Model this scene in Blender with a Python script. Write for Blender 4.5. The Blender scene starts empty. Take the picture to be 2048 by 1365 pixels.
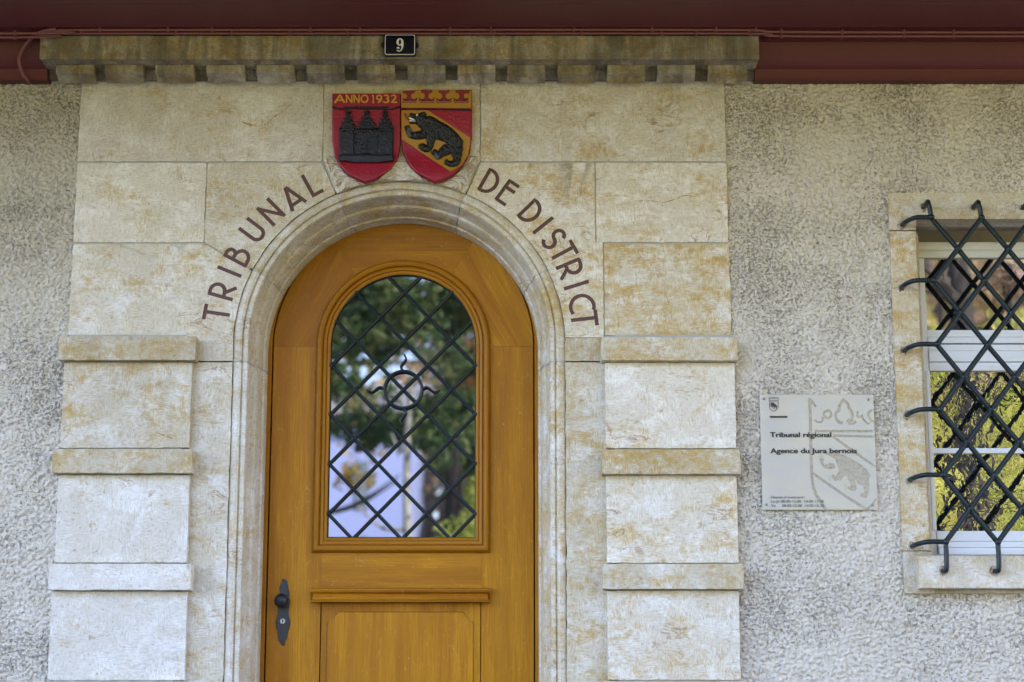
import bpy, bmesh, math, random
import numpy as np
from mathutils import Vector, Matrix, noise
random.seed(7); rng = np.random.default_rng(7)
PI = math.pi; R = math.radians
S = bpy.context.scene
COL = S.collection

# ------------------------------------------------------------ camera model
F = 3800.0; TH = R(11.7); DIST = 8.0; EYE = 1.65
def W(px, py, Y=0.0):
    """point of the vertical plane y = Y seen at photograph pixel (px, py)"""
    u = (px-1024)/F; v = (682.5-py)/F
    dy = math.cos(TH)-v*math.sin(TH); dz = math.sin(TH)+v*math.cos(TH)
    t = (DIST+Y)/dy
    return Vector((u*t, Y, EYE+dz*t))
def X(px, py, Y=0.0): return W(px, py, Y).x
def Z(py, Y=0.0): return W(1024, py, Y).z

# ------------------------------------------------------------ object helpers
def tag(o, label=None, cat=None, group=None, kind=None):
    if label: o['label'] = label
    if cat: o['category'] = cat
    if group: o['group'] = group
    if kind: o['kind'] = kind
    return o
def wloc(o):
    v = Vector((0, 0, 0))
    while o: v += o.location; o = o.parent
    return v
def thing(name, loc, label, cat, group=None):
    o = bpy.data.objects.new(name, None); COL.objects.link(o); o.location = loc
    o.empty_display_size = .1
    return tag(o, label, cat, group)
def add_mesh(name, me, mat, parent=None, color=None):
    n = len(me.vertices)
    co = np.empty(n*3, 'f'); me.vertices.foreach_get('co', co); co = co.reshape(-1, 3)
    lo = co.min(0); hi = co.max(0)
    org = Vector(((lo[0]+hi[0])/2, (lo[1]+hi[1])/2, lo[2])) if n else Vector((0, 0, 0))
    me.transform(Matrix.Translation(-org))
    o = bpy.data.objects.new(name, me); COL.objects.link(o)
    if mat: me.materials.append(mat)
    if parent: o.parent = parent
    o.location = org - (wloc(parent) if parent else Vector((0, 0, 0)))
    if color: o.color = (*color, 1)
    return o
def mk(name, bm, mat, parent=None, color=None, smooth=False):
    bmesh.ops.recalc_face_normals(bm, faces=bm.faces)
    if smooth:
        for f in bm.faces: f.smooth = True
    me = bpy.data.meshes.new(name); bm.to_mesh(me); bm.free()
    if smooth and hasattr(me, 'set_sharp_from_angle'):
        me.set_sharp_from_angle(angle=R(40 if smooth is True else smooth))
    return add_mesh(name, me, mat, parent, color)

# ------------------------------------------------------------ shape helpers
def box(bm, x0, x1, y0, y1, z0, z1, bev=0, seg=1):
    vs = [bm.verts.new(p) for p in ((x0,y0,z0),(x1,y0,z0),(x1,y1,z0),(x0,y1,z0),(x0,y0,z1),(x1,y0,z1),(x1,y1,z1),(x0,y1,z1))]
    fs = [bm.faces.new([vs[i] for i in q]) for q in ((0,1,5,4),(1,2,6,5),(2,3,7,6),(3,0,4,7),(4,5,6,7),(3,2,1,0))]
    if bev:
        es = {e for f in fs for e in f.edges}
        bmesh.ops.bevel(bm, geom=list(es), offset=bev, segments=seg, profile=.6, affect='EDGES')
def prism(bm, pts, y0, y1, bev=0, seg=1):
    """pts = [(x,z)...] outline, front at y0, back at y1 (y0<y1)"""
    if abs(sum(a[0]*b[1]-b[0]*a[1] for a, b in zip(pts, pts[1:]+pts[:1]))) < 1e-12: return
    fr = [bm.verts.new((x, y0, z)) for x, z in pts]; bk = [bm.verts.new((x, y1, z)) for x, z in pts]
    f = bm.faces.new(fr); n = len(pts)
    bm.faces.new(bk[::-1])
    for i in range(n): bm.faces.new((fr[i], bk[i], bk[(i+1) % n], fr[(i+1) % n]))
    if bev: bmesh.ops.bevel(bm, geom=list(f.edges), offset=bev, segments=seg, profile=.6, affect='EDGES')
def tube(bm, pts, r, n=8, cap=True):
    pts = [Vector(p) for p in pts]; rs = r if isinstance(r, (list, tuple)) else [r]*len(pts)
    t0 = (pts[1]-pts[0]).normalized()
    a = t0.orthogonal().normalized(); rings = []
    for i, p in enumerate(pts):
        if i == 0: t = pts[1]-p
        elif i == len(pts)-1: t = p-pts[i-1]
        else: t = (pts[i+1]-p).normalized()+(p-pts[i-1]).normalized()
        t.normalize(); a = (a-t*a.dot(t)).normalized(); b = t.cross(a)
        rings.append([bm.verts.new(p+(a*math.cos(2*PI*k/n)+b*math.sin(2*PI*k/n))*rs[i]) for k in range(n)])
    for q, s in zip(rings, rings[1:]):
        for k in range(n): bm.faces.new((q[k], q[(k+1) % n], s[(k+1) % n], s[k]))
    if cap: bm.faces.new(rings[0][::-1]); bm.faces.new(rings[-1])
def ball(bm, c, r, sc=(1, 1, 1), u=12, v=8):
    m = Matrix.Translation(c) @ Matrix.Diagonal((*[r*s for s in sc], 1))
    bmesh.ops.create_uvsphere(bm, u_segments=u, v_segments=v, radius=1, matrix=m)
def smoothpath(pts, n=6):
    pts = [Vector(p) for p in pts]; out = []
    P = [pts[0]]+pts+[pts[-1]]
    for i in range(1, len(P)-2):
        a, b, c, d = P[i-1:i+3]
        for k in range(n):
            t = k/n
            out.append(.5*((2*b)+(c-a)*t+(2*a-5*b+4*c-d)*t*t+(3*b-a-3*c+d)*t**3))
    out.append(pts[-1]); return out
def ribbon(pts, w):
    """2-D stroke -> outline polygon with mitred joints"""
    P = [Vector(p).to_2d() for p in pts]; L = []; Rr = []
    for i, p in enumerate(P):
        if i == 0: d = (P[1]-p).normalized(); m = 1
        elif i == len(P)-1: d = (p-P[-2]).normalized(); m = 1
        else:
            d0 = (p-P[i-1]).normalized(); d1 = (P[i+1]-p).normalized(); d = (d0+d1).normalized()
            m = 1/max(.5, d.dot(d1))
        nn = Vector((-d.y, d.x))*w/2*m
        L.append(p+nn); Rr.append(p-nn)
    return [tuple(v) for v in L+Rr[::-1]]
def arc(cx, cy, rx, ry, a0, a1, n=10):
    return [(cx+rx*math.cos(R(a0+(a1-a0)*k/n)), cy+ry*math.sin(R(a0+(a1-a0)*k/n))) for k in range(n+1)]
def jitter(pts, step=.014, amp=.0016, skip=None):
    """subdivide an outline and make its edge slightly uneven, as hand-dressed stone is"""
    out = []
    for i, (a, b) in enumerate(zip(pts, pts[1:]+pts[:1])):
        a = Vector(a); b = Vector(b); L = (b-a).length; n = max(1, int(L/step))
        if L < step*1.5: out.append(tuple(a)); continue
        nn = Vector((-(b-a).y, (b-a).x)).normalized()
        for k in range(n):
            p = a.lerp(b, k/n)
            out.append(tuple(p+nn*(noise.noise(Vector((p.x*28, p.y*28, i)))*amp*2.2)))
    return out

# vectorised gradient noise
_p = rng.permutation(256); _p = np.concatenate([_p, _p, _p]); _ga = rng.uniform(0, 2*PI, 256); _gx = np.cos(_ga); _gy = np.sin(_ga)
def pn(x, y):
    xi = np.floor(x).astype(int); yi = np.floor(y).astype(int); xf = x-xi; yf = y-yi
    u = xf**3*(xf*(xf*6-15)+10); v = yf**3*(yf*(yf*6-15)+10)
    def g(i, j):
        h = _p[(_p[(xi+i) & 255]+((yi+j) & 255))] & 255
        return _gx[h]*(xf-i)+_gy[h]*(yf-j)
    a = g(0, 0); b = g(1, 0); c = g(0, 1); d = g(1, 1)
    return ((a+u*(b-a))+v*((c+u*(d-c))-(a+u*(b-a))))*1.5
def smooth01(x): x = np.clip(x, 0, 1); return x*x*(3-2*x)

# ------------------------------------------------------------ materials
def new_mat(name):
    m = bpy.data.materials.new(name); m.use_nodes = True
    nt = m.node_tree; nt.nodes.clear()
    out = nt.nodes.new('ShaderNodeOutputMaterial'); b = nt.nodes.new('ShaderNodeBsdfPrincipled')
    nt.links.new(b.outputs[0], out.inputs[0])
    return m, nt, b, out
class NT:
    """tiny node-graph helper"""
    def __init__(s, nt): s.nt = nt
    def n(s, t, **k):
        o = s.nt.nodes.new(t)
        for a, v in k.items(): setattr(o, a, v)
        return o
    def l(s, a, b): s.nt.links.new(a, b)
    def inp(s, node, i, v):
        if hasattr(v, 'is_linked') or hasattr(v, 'links'): s.l(v, node.inputs[i])
        else: node.inputs[i].default_value = v
    def math(s, op, a, b=0.0, clamp=False):
        o = s.n('ShaderNodeMath', operation=op, use_clamp=clamp); s.inp(o, 0, a); s.inp(o, 1, b); return o.outputs[0]
    def pos(s): return s.n('ShaderNodeNewGeometry').outputs['Position']
    def mapping(s, v, scale=(1, 1, 1), rot=(0, 0, 0), loc=(0, 0, 0)):
        o = s.n('ShaderNodeMapping'); s.l(v, o.inputs[0]); s.inp(o, 1, loc); s.inp(o, 2, rot); s.inp(o, 3, scale); return o.outputs[0]
    def noise(s, v, sc, det=4, rough=.55, dist=0):
        o = s.n('ShaderNodeTexNoise'); s.l(v, o.inputs['Vector']); s.inp(o, 'Scale', sc); s.inp(o, 'Detail', det); s.inp(o, 'Roughness', rough); s.inp(o, 'Distortion', dist); return o.outputs[0]
    def ramp(s, v, a, b):
        o = s.n('ShaderNodeMapRange', clamp=True, interpolation_type='SMOOTHSTEP'); s.l(v, o.inputs[0]); s.inp(o, 1, a); s.inp(o, 2, b); return o.outputs[0]
    def mix(s, f, a, b, mode='MIX'):
        o = s.n('ShaderNodeMix', data_type='RGBA', blend_type=mode); s.inp(o, 0, f)
        for i, v in ((6, a), (7, b)): s.inp(o, i, (*v, 1) if isinstance(v, tuple) and len(v) == 3 else v)
        return o.outputs[2]
    def bump(s, h, dist, strength=1, nrm=None):
        o = s.n('ShaderNodeBump'); s.l(h, o.inputs['Height']); s.inp(o, 'Distance', dist); s.inp(o, 'Strength', strength)
        if nrm: s.l(nrm, o.inputs['Normal'])
        return o.outputs[0]

def stone_material():
    m, nt, b, out = new_mat('sandstone'); g = NT(nt)
    info = g.n('ShaderNodeObjectInfo'); sep = g.n('ShaderNodeSeparateColor'); g.l(info.outputs['Color'], sep.inputs[0])
    ochre, light, grime = sep.outputs
    off = g.n('ShaderNodeCombineXYZ'); g.l(g.math('MULTIPLY', info.outputs['Random'], 37.0), off.inputs[0]); g.l(g.math('MULTIPLY', info.outputs['Random'], 91.0), off.inputs[2])
    add = g.n('ShaderNodeVectorMath', operation='ADD'); g.l(g.pos(), add.inputs[0]); g.l(off.outputs[0], add.inputs[1])
    P = add.outputs[0]
    rv = g.n('ShaderNodeCombineXYZ'); g.l(g.math('MULTIPLY', g.math('SUBTRACT', info.outputs['Random'], .5), 3.0), rv.inputs[1])
    sv = g.n('ShaderNodeCombineXYZ'); sv.inputs[0].default_value = 1; sv.inputs[1].default_value = 1; g.l(g.math('ADD', 1.0, g.math('MULTIPLY', info.outputs['Random'], 1.6)), sv.inputs[2])
    big = g.noise(g.mapping(P, sv.outputs[0], rv.outputs[0]), 3.0, 7, .66, .9)
    med = g.noise(g.mapping(P, (.8, 1, 1.5), (0, -.3, 0)), 9, 6, .65, .8)
    fine = g.noise(P, 55, 3, .6); grain = g.noise(P, 260, 3, .7)
    h1 = g.noise(g.mapping(P, (45, 60, 230), (0, .05, 0)), 1, 2, .6); h2 = g.noise(g.mapping(P, (225, 60, 45), (0, .08, 0)), 1, 2, .6)
    pm = g.ramp(g.noise(P, 14, 2), .42, .58)
    mixh = g.n('ShaderNodeMix', data_type='FLOAT'); g.l(pm, mixh.inputs[0]); g.l(h1, mixh.inputs[2]); g.l(h2, mixh.inputs[3])
    tool = mixh.outputs[0]
    mott = g.noise(g.mapping(P, loc=(6, 1, 2)), 38, 5, .72)
    brk = g.math('ADD', g.math('MULTIPLY', g.math('SUBTRACT', .5, tool), .15), g.math('MULTIPLY', g.math('SUBTRACT', mott, .5), .40))
    # ochre cloud
    oc = g.math('ADD', g.math('ADD', g.math('MULTIPLY', big, .55), g.math('MULTIPLY', med, .45)), brk)
    th = g.math('SUBTRACT', .60, g.math('MULTIPLY', ochre, .30))
    mask = g.n('ShaderNodeMapRange', clamp=True, interpolation_type='SMOOTHSTEP'); g.l(oc, mask.inputs[0]); g.l(g.math('SUBTRACT', th, .03), mask.inputs[1]); g.l(g.math('ADD', th, .24), mask.inputs[2])
    white = g.ramp(g.math('SUBTRACT', g.noise(g.mapping(P, (1, 1, 1.2), rv.outputs[0], (5, 0, 3)), 5.0, 7, .68, .9), g.math('MULTIPLY', brk, .6)), .44, .66)
    base = g.mix(g.math('MULTIPLY', ochre, 2.2, True), (.60, .565, .52), (.55, .49, .375))
    c = g.mix(g.math('MULTIPLY', white, .85), base, (.69, .665, .62))
    c = g.mix(g.math('MULTIPLY', mask.outputs[0], .95), c, (.45, .30, .085))
    # rusty veins along thin contours
    vn = g.noise(g.mapping(P, (.9, 1, 2.2), (0, .35, 0), (9, 2, 4)), 3.4, 5, .6, 1.4)
    vein = g.math('SUBTRACT', 1.0, g.ramp(g.math('ABSOLUTE', g.math('SUBTRACT', vn, .5)), 0.0, .02))
    vmask = g.ramp(g.noise(g.mapping(P, loc=(2, 7, 1)), 4.2, 2), .57, .7)
    c = g.mix(g.math('MULTIPLY', g.math('MULTIPLY', vein, vmask), .75), c, (.26, .14, .05))
    spot = g.ramp(g.noise(g.mapping(P, loc=(4, 4, 4)), 16, 3, .6), .66, .75)
    c = g.mix(g.math('MULTIPLY', spot, .55), c, (.30, .18, .075))
    pale = g.ramp(g.noise(g.mapping(P, loc=(1, 8, 4)), 30, 3, .6), .64, .72)
    c = g.mix(g.math('MULTIPLY', pale, .5), c, (.68, .66, .62))
    # grey weathering
    gm = g.math('MULTIPLY', g.ramp(g.noise(g.mapping(P, (1.5, 1, .7), loc=(0, 3, 9)), 4.5, 6, .65, .6), .3, .65), grime)
    c = g.mix(gm, c, (.17, .135, .08))
    stk = g.math('MULTIPLY', g.ramp(g.noise(g.mapping(P, (13, 4, 1.3)), 1, 5, .65, .3), .44, .60), g.ramp(grime, .35, .6))
    c = g.mix(g.math('MULTIPLY', stk, .6), c, (.13, .11, .07))
    # tooling: comb marks, in patches along and across
    pit = g.ramp(g.noise(P, 85, 2, .5), .3, .4)
    tt = g.math('ADD', g.math('MULTIPLY', tool, .9), g.math('MULTIPLY', grain, .35))
    c = g.mix(1.0, c, g.mix(g.ramp(tt, .45, .80), (.86, .845, .82), (1.05, 1.05, 1.05)), 'MULTIPLY')
    c = g.mix(g.math('MULTIPLY', g.math('SUBTRACT', 1.0, pit), .35), c, (.25, .2, .13))
    lt = g.n('ShaderNodeCombineColor'); [g.l(light, lt.inputs[i]) for i in range(3)]
    c = g.mix(1.0, c, lt.outputs[0], 'MULTIPLY')
    g.l(c, b.inputs['Base Color']); b.inputs['Roughness'].default_value = .85; b.inputs['Specular IOR Level'].default_value = .25
    h = g.math('ADD', g.math('MULTIPLY', tt, .7), g.math('ADD', g.math('MULTIPLY', fine, .5), g.math('MULTIPLY', pit, .35)))
    g.l(g.bump(h, .0028), b.inputs['Normal'])
    return m
def paint(name, col, rough=.5, var=.12, bump=0, bs=60, metal=0, coat=0, spots=None, spec=.5):
    m, nt, b, out = new_mat(name); g = NT(nt); P = g.pos()
    n = g.noise(P, 7, 5, .6); n2 = g.noise(P, bs, 3, .6)
    f = g.math('ADD', g.math('MULTIPLY', n, .6), g.math('MULTIPLY', n2, .4))
    c = g.mix(f, tuple(v*(1-var*2) for v in col), tuple(min(1, v*(1+var*2)) for v in col))
    if spots: c = g.mix(g.ramp(g.noise(P, spots[1], 4, .65), spots[2], spots[2]+.04), c, spots[0])
    g.l(c, b.inputs['Base Color'])
    g.l(g.math('ADD', rough-.08, g.math('MULTIPLY', n, .16)), b.inputs['Roughness'])
    b.inputs['Metallic'].default_value = metal; b.inputs['Coat Weight'].default_value = coat; b.inputs['Specular IOR Level'].default_value = spec
    if bump: g.l(g.bump(n2, bump), b.inputs['Normal'])
    return m
def wood_material():
    m, nt, b, out = new_mat('varnished_oak'); g = NT(nt)
    uv = g.n('ShaderNodeUVMap', uv_map='grain').outputs[0]
    info = g.n('ShaderNodeObjectInfo')
    off = g.n('ShaderNodeCombineXYZ'); g.l(g.math('MULTIPLY', info.outputs['Random'], 53.0), off.inputs[1]); g.l(g.math('MULTIPLY', info.outputs['Random'], 17.0), off.inputs[0])
    add = g.n('ShaderNodeVectorMath', operation='ADD'); g.l(uv, add.inputs[0]); g.l(off.outputs[0], add.inputs[1]); P = add.outputs[0]
    band = g.noise(g.mapping(P, (.5, 9, 1)), 1, 5, .6, .4)
    grain = g.noise(g.mapping(P, (5, 220, 1)), 1, 5, .7)
    pore = g.noise(g.mapping(P, (16, 420, 1)), 1, 2, .6)
    fleck = g.ramp(g.noise(g.mapping(P, (28, 60, 1)), 1, 3, .6, 1.5), .62, .7)
    cloud = g.noise(P, 2.5, 4, .6)
    c = g.mix(g.ramp(band, .3, .7), (.30, .112, .003), (.50, .225, .005))
    c = g.mix(g.math('MULTIPLY', g.ramp(grain, .35, .65), .6), c, (.21, .07, .004))
    c = g.mix(g.math('MULTIPLY', g.ramp(pore, .6, .72), .5), c, (.15, .06, .016))
    c = g.mix(g.math('MULTIPLY', fleck, .35), c, (.62, .33, .05))
    c = g.mix(g.math('MULTIPLY', g.ramp(cloud, .35, .65), .25), c, (.30, .12, .008))
    lt = g.n('ShaderNodeSeparateColor'); g.l(info.outputs['Color'], lt.inputs[0])
    cc = g.n('ShaderNodeCombineColor'); [g.l(lt.outputs[i], cc.inputs[i]) for i in range(3)]
    c = g.mix(1.0, c, cc.outputs[0], 'MULTIPLY')
    # fine pale scratches
    sc = g.math('SUBTRACT', 1.0, g.ramp(g.math('ABSOLUTE', g.math('SUBTRACT', g.noise(P, 9, 3, .6, 2.0), .5)), 0, .006))
    sm = g.ramp(g.noise(g.mapping(P, loc=(3, 3, 3)), 7, 3), .58, .66)
    c = g.mix(g.math('MULTIPLY', g.math('MULTIPLY', sc, sm), .4), c, (.75, .55, .27))
    g.l(c, b.inputs['Base Color']); b.inputs['Roughness'].default_value = .42
    b.inputs['Coat Weight'].default_value = .03; b.inputs['Coat Roughness'].default_value = .25; b.inputs['Specular IOR Level'].default_value = .14
    g.l(g.bump(g.math('ADD', g.math('MULTIPLY', grain, .5), pore), .0007), b.inputs['Normal'])
    return m
def stucco_material():
    m, nt, b, out = new_mat('roughcast_render'); g = NT(nt); P = g.pos()
    n = g.noise(P, 2.2, 5, .6); s = g.noise(P, 170, 3, .7)
    n1 = g.noise(P, 62, 3, .6, .5); zone = g.noise(P, 2.4, 3, .55)
    tk = g.noise(g.mapping(P, (85, 70, 150), (0, .25, 0)), 1, 3, .6, .8); tk2 = g.noise(g.mapping(P, (130, 70, 95), (0, -.7, 0), (5, 5, 5)), 1, 2, .6, .8)
    th = g.math('SUBTRACT', .645, g.math('MULTIPLY', g.ramp(zone, .35, .65), .08))
    def over(v):
        o = g.n('ShaderNodeMapRange', clamp=True); g.l(v, o.inputs[0]); g.l(th, o.inputs[1]); g.l(g.math('ADD', th, .06), o.inputs[2]); return o.outputs[0]
    crev = g.math('MAXIMUM', over(tk), g.math('MULTIPLY', over(tk2), .8))
    c = g.mix(n, (.575, .515, .42), (.68, .62, .525))
    c = g.mix(g.math('MULTIPLY', crev, .62), c, (.14, .115, .075))     # dirt held in the pits, plus crevice shade put into the colour
    c = g.mix(g.math('MULTIPLY', g.ramp(s, .58, .75), .3), c, (.78, .76, .72))
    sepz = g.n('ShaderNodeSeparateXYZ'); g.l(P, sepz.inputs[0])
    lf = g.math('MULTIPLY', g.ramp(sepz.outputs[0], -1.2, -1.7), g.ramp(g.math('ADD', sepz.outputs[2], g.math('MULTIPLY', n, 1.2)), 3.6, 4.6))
    c = g.mix(g.math('MULTIPLY', lf, .3), c, (.22, .205, .15))                      # shade painted into the upper left corner
    g.l(c, b.inputs['Base Color']); b.inputs['Roughness'].default_value = .92; b.inputs['Specular IOR Level'].default_value = .2
    h = g.math('SUBTRACT', g.math('ADD', n1, g.math('MULTIPLY', s, .2)), g.math('MULTIPLY', crev, 1.0))
    g.l(g.bump(h, .014), b.inputs['Normal'])
    return m
def glass_material(name, ior, wav=0, ws=10, rough=0.0):
    m, nt, b, out = new_mat(name); g = NT(nt); P = g.pos()
    b.inputs['Base Color'].default_value = (.006, .007, .008, 1); b.inputs['Roughness'].default_value = rough
    b.inputs['IOR'].default_value = ior
    if wav:
        h = g.noise(P, ws, 2, .5, .5)
        g.l(g.bump(h, wav), b.inputs['Normal'])
    return m
def leaf_material(name, c0, c1, c2, sc=2.0):
    m, nt, b, out = new_mat(name); g = NT(nt); P = g.pos()
    r = g.n('ShaderNodeAttribute', attribute_name='rnd').outputs['Fac']
    c = g.mix(r, c0, c1); c = g.mix(g.ramp(g.noise(P, sc, 3), .45, .62), c, c2)
    g.l(c, b.inputs['Base Color']); b.inputs['Roughness'].default_value = .6
    t = g.n('ShaderNodeBsdfTranslucent'); g.l(c, t.inputs[0]); mx = g.n('ShaderNodeMixShader'); mx.inputs[0].default_value = .35
    g.l(b.outputs[0], mx.inputs[1]); g.l(t.outputs[0], mx.inputs[2]); g.l(mx.outputs[0], out.inputs[0])
    return m
def frost_material():
    m, nt, b, out = new_mat('frosted_film'); g = NT(nt); P = g.pos()
    n = g.noise(g.mapping(P, (5, 1, 16), (0, .75, 0)), 1, 4, .55, .8); n2 = g.noise(P, 14, 4, .6)
    c = g.mix(g.ramp(n, .4, .68), (.74, .73, .78), (.86, .80, .73)); c = g.mix(g.math('MULTIPLY', n2, .4), c, (.78, .77, .82))  # diagonal warm streaks: a mottled reflection painted into the film colour
    g.l(c, b.inputs['Base Color']); b.inputs['Roughness'].default_value = .4; b.inputs['Coat Weight'].default_value = .1; b.inputs['Coat Roughness'].default_value = .08
    t = g.n('ShaderNodeBsdfTranslucent'); g.l(c, t.inputs[0]); mx = g.n('ShaderNodeMixShader'); mx.inputs[0].default_value = .18; g.l(b.outputs[0], mx.inputs[1]); g.l(t.outputs[0], mx.inputs[2]); g.l(mx.outputs[0], out.inputs[0])
    return m
def clear_material():
    m, nt, b, out = new_mat('clear_acrylic'); g = NT(nt)
    t = g.n('ShaderNodeBsdfTransparent'); t.inputs[0].default_value = (.985, .99, .99, 1)
    gl = g.n('ShaderNodeBsdfGlossy'); gl.inputs['Roughness'].default_value = .05
    fr = g.n('ShaderNodeFresnel'); fr.inputs[0].default_value = 1.45
    mx = g.n('ShaderNodeMixShader'); g.l(fr.outputs[0], mx.inputs[0]); g.l(t.outputs[0], mx.inputs[1]); g.l(gl.outputs[0], mx.inputs[2])
    df = g.n('ShaderNodeBsdfDiffuse'); df.inputs[0].default_value = (.82, .76, .66, 1); m2 = g.n('ShaderNodeMixShader'); m2.inputs[0].default_value = .18; g.l(mx.outputs[0], m2.inputs[1]); g.l(df.outputs[0], m2.inputs[2]); g.l(m2.outputs[0], out.inputs[0])  # beige diffuse mixed in to brighten the shaded wall seen through the panel
    return m

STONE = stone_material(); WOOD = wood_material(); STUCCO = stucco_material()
MORTAR = paint('lime_mortar', (.34, .335, .31), .9, .2, .003, 120)
MAROON = paint('maroon_paint', (.10, .022, .022), .5, .12, .0004, 60, spec=.25)
CABLEM = paint('maroon_cable_paint', (.17, .05, .045), .5, .15)
IRON = paint('dark_blue_green_iron_paint', (.004, .012, .016), .36, .25, .0022, 70, spec=.35)
IRONB = paint('blackened_iron', (.005, .007, .013), .42, .25, .0008, 180)
BROWN = paint('brown_letter_paint', (.085, .030, .022), .6, .25, .001, 300)
RED = paint('crimson_paint', (.25, .003, .018), .42, .18, .0012, 160, spots=((.62, .5, .38), 120, .72))
DRED = paint('dull_crimson_paint', (.20, .012, .022), .5, .2, .0012, 160)
GOLD = paint('ochre_yellow_paint', (.34, .165, .006), .45, .14, .0012, 160)
GOLDL = paint('yellow_letter_paint', (.48, .27, .03), .5, .15)
BLACK = paint('black_paint', (.004, .004, .007), .28, .3, .0016, 120)
BLACKR = paint('black_fur_paint', (.005, .0055, .008), .45, .5, .004, 120)
GREYP = paint('grey_paw_paint', (.055, .06, .07), .45, .2)
WHITEP = paint('white_paint', (.75, .75, .72), .4, .06)
PVC = paint('white_window_paint', (.72, .74, .78), .3, .03)
CREAMP = paint('cream_window_paint', (.60, .58, .50), .4, .06)
ENAM = paint('navy_enamel', (.006, .008, .02), .12, .2)
STEEL = paint('brushed_steel', (.30, .29, .27), .4, .1, metal=1)
DARK = paint('dark_void', (.004, .004, .004), .9, 0)
PLUG = paint('rust_stained_mortar', (.34, .28, .22), .9, .25, .002, 120, spots=((.20, .09, .04), 40, .52))
INK = paint('black_print', (.012, .012, .014), .4, .05)
CHIP = paint('bare_plaster_chip', (.42, .37, .26), .9, .3, .002, 200)
GLASS_D = glass_material('door_glass', 2.6)
GLASS_U = glass_material('window_glass', 3.6, .0004, 5)
GLASS_L = glass_material('wavy_window_glass', 3.6, .00055, 20, .012)
FROST = frost_material(); CLEAR = clear_material()

# ------------------------------------------------------------ the arch
AC = X(798.5, 690); SPR = Z(682)
def rad(l, r, py=682): return (X(r, py)-X(l, py))/2
R0 = rad(467, 1129); R1 = rad(486, 1111); R2 = rad(497.5, 1099)
YD = .29                                    # face of the door leaf
R3 = (X(1075.5, 700, .27)-X(535.5, 700, .27))/2
print('arch', AC, SPR, R0, R1, R2, R3, 'door centre', X(807, 690, YD))
ZB = 1.02                                   # threshold of the door
A_LO = 26; A_HI = 66.8
def pol(r, a): return (AC+r*math.cos(R(a)), SPR+r*math.sin(R(a)))

# moulded profile of the surround: (radius from the arch axis, depth y)
PROF = [(R0+.0, .006), (R0+.0, .001), (R0-.004, -.003), (R0-.012, -.009), (R0-.026, -.013), (R0-.036, -.009), (R1+.003, -.001), (R1, .003), (R1-.003, -.001),
        (R1-.006, -.005), (R2+.004, -.005), (R2, .001), (R2-.001, .02), (R2-.003, .045), (R2-.008, .07), (R2-.012, .085), (R2-.014, .098), (R2-.023, .100), (R2-.026, .106), (R2-.029, .115),
        (R3+.014, .15), (R3+.010, .185), (R3+.009, .198), (R3+.002, .200), (R3, .208), (R3, .27), (R3, .34)]
def sweep_section(bm, path):
    """path = list of (cx, cz, dirx, dirz): point of the profile at radius r is c + dir*r"""
    rings = []
    for cx, cz, dx, dz in path:
        rings.append([bm.verts.new((cx+dx*r, y, cz+dz*r)) for r, y in PROF])
    for a, b in zip(rings, rings[1:]):
        for i in range(len(PROF)-1): bm.faces.new((a[i], a[i+1], b[i+1], b[i]))
    for ring in (rings[0], rings[-1]):
        r0, r1 = ring[0], ring[-1]
        bm.faces.new(ring)
portal = thing('stone_portal', (AC, 0, ZB), 'pale sandstone doorway surround with banded pilasters, moulded round arch and dentil cornice', 'doorway')
gap = .0035; YBk0 = -.045
def arch_part(name, a0, a1, col):
    bm = bmesh.new(); n = max(6, int(abs(a1-a0)/1.5)); g0 = math.degrees(gap/R2)*.8
    sweep_section(bm, [(AC, SPR, math.cos(R(a)), math.sin(R(a))) for a in [a0+g0+(a1-a0-2*g0)*k/n for k in range(n+1)]])
    return mk(name, bm, STONE, portal, col, smooth=35)
ZJ = Z(724.5)
def jamb_part(name, s, z0, z1, a1=None, col=(.3, 1, .1)):
    bm = bmesh.new(); path = [(AC, z0+gap, s, 0), (AC, z1-(gap if a1 is None else 0), s, 0)]
    if a1 is not None:
        path[-1] = (AC, SPR-.0005, s, 0)
        n = 16; e = a1-math.degrees(gap/R2)*.8
        for k in range(n+1):
            a = e*k/n; path.append((AC, SPR, s*math.cos(R(a)), math.sin(R(a))))
    sweep_section(bm, path)
    return mk(name, bm, STONE, portal, col, smooth=35)
jamb_part('arch_stone', -1, ZJ, SPR, A_LO, (.35, 1.0, .12)); jamb_part('arch_stone', 1, ZJ, SPR, A_LO, (.45, 1, .14))
arch_part('arch_stone', 180-A_HI, 180-A_LO, (.42, .95, .22)); arch_part('arch_stone', A_LO, A_HI, (.38, 1, .15))
arch_part('keystone_soffit', A_HI, 180-A_HI, (.40, .93, .25))
jamb_part('jamb_stone', -1, ZB, ZJ, None, (.34, 1, .10)); jamb_part('jamb_stone', 1, ZB, ZJ, None, (.45, 1.02, .08))

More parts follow.
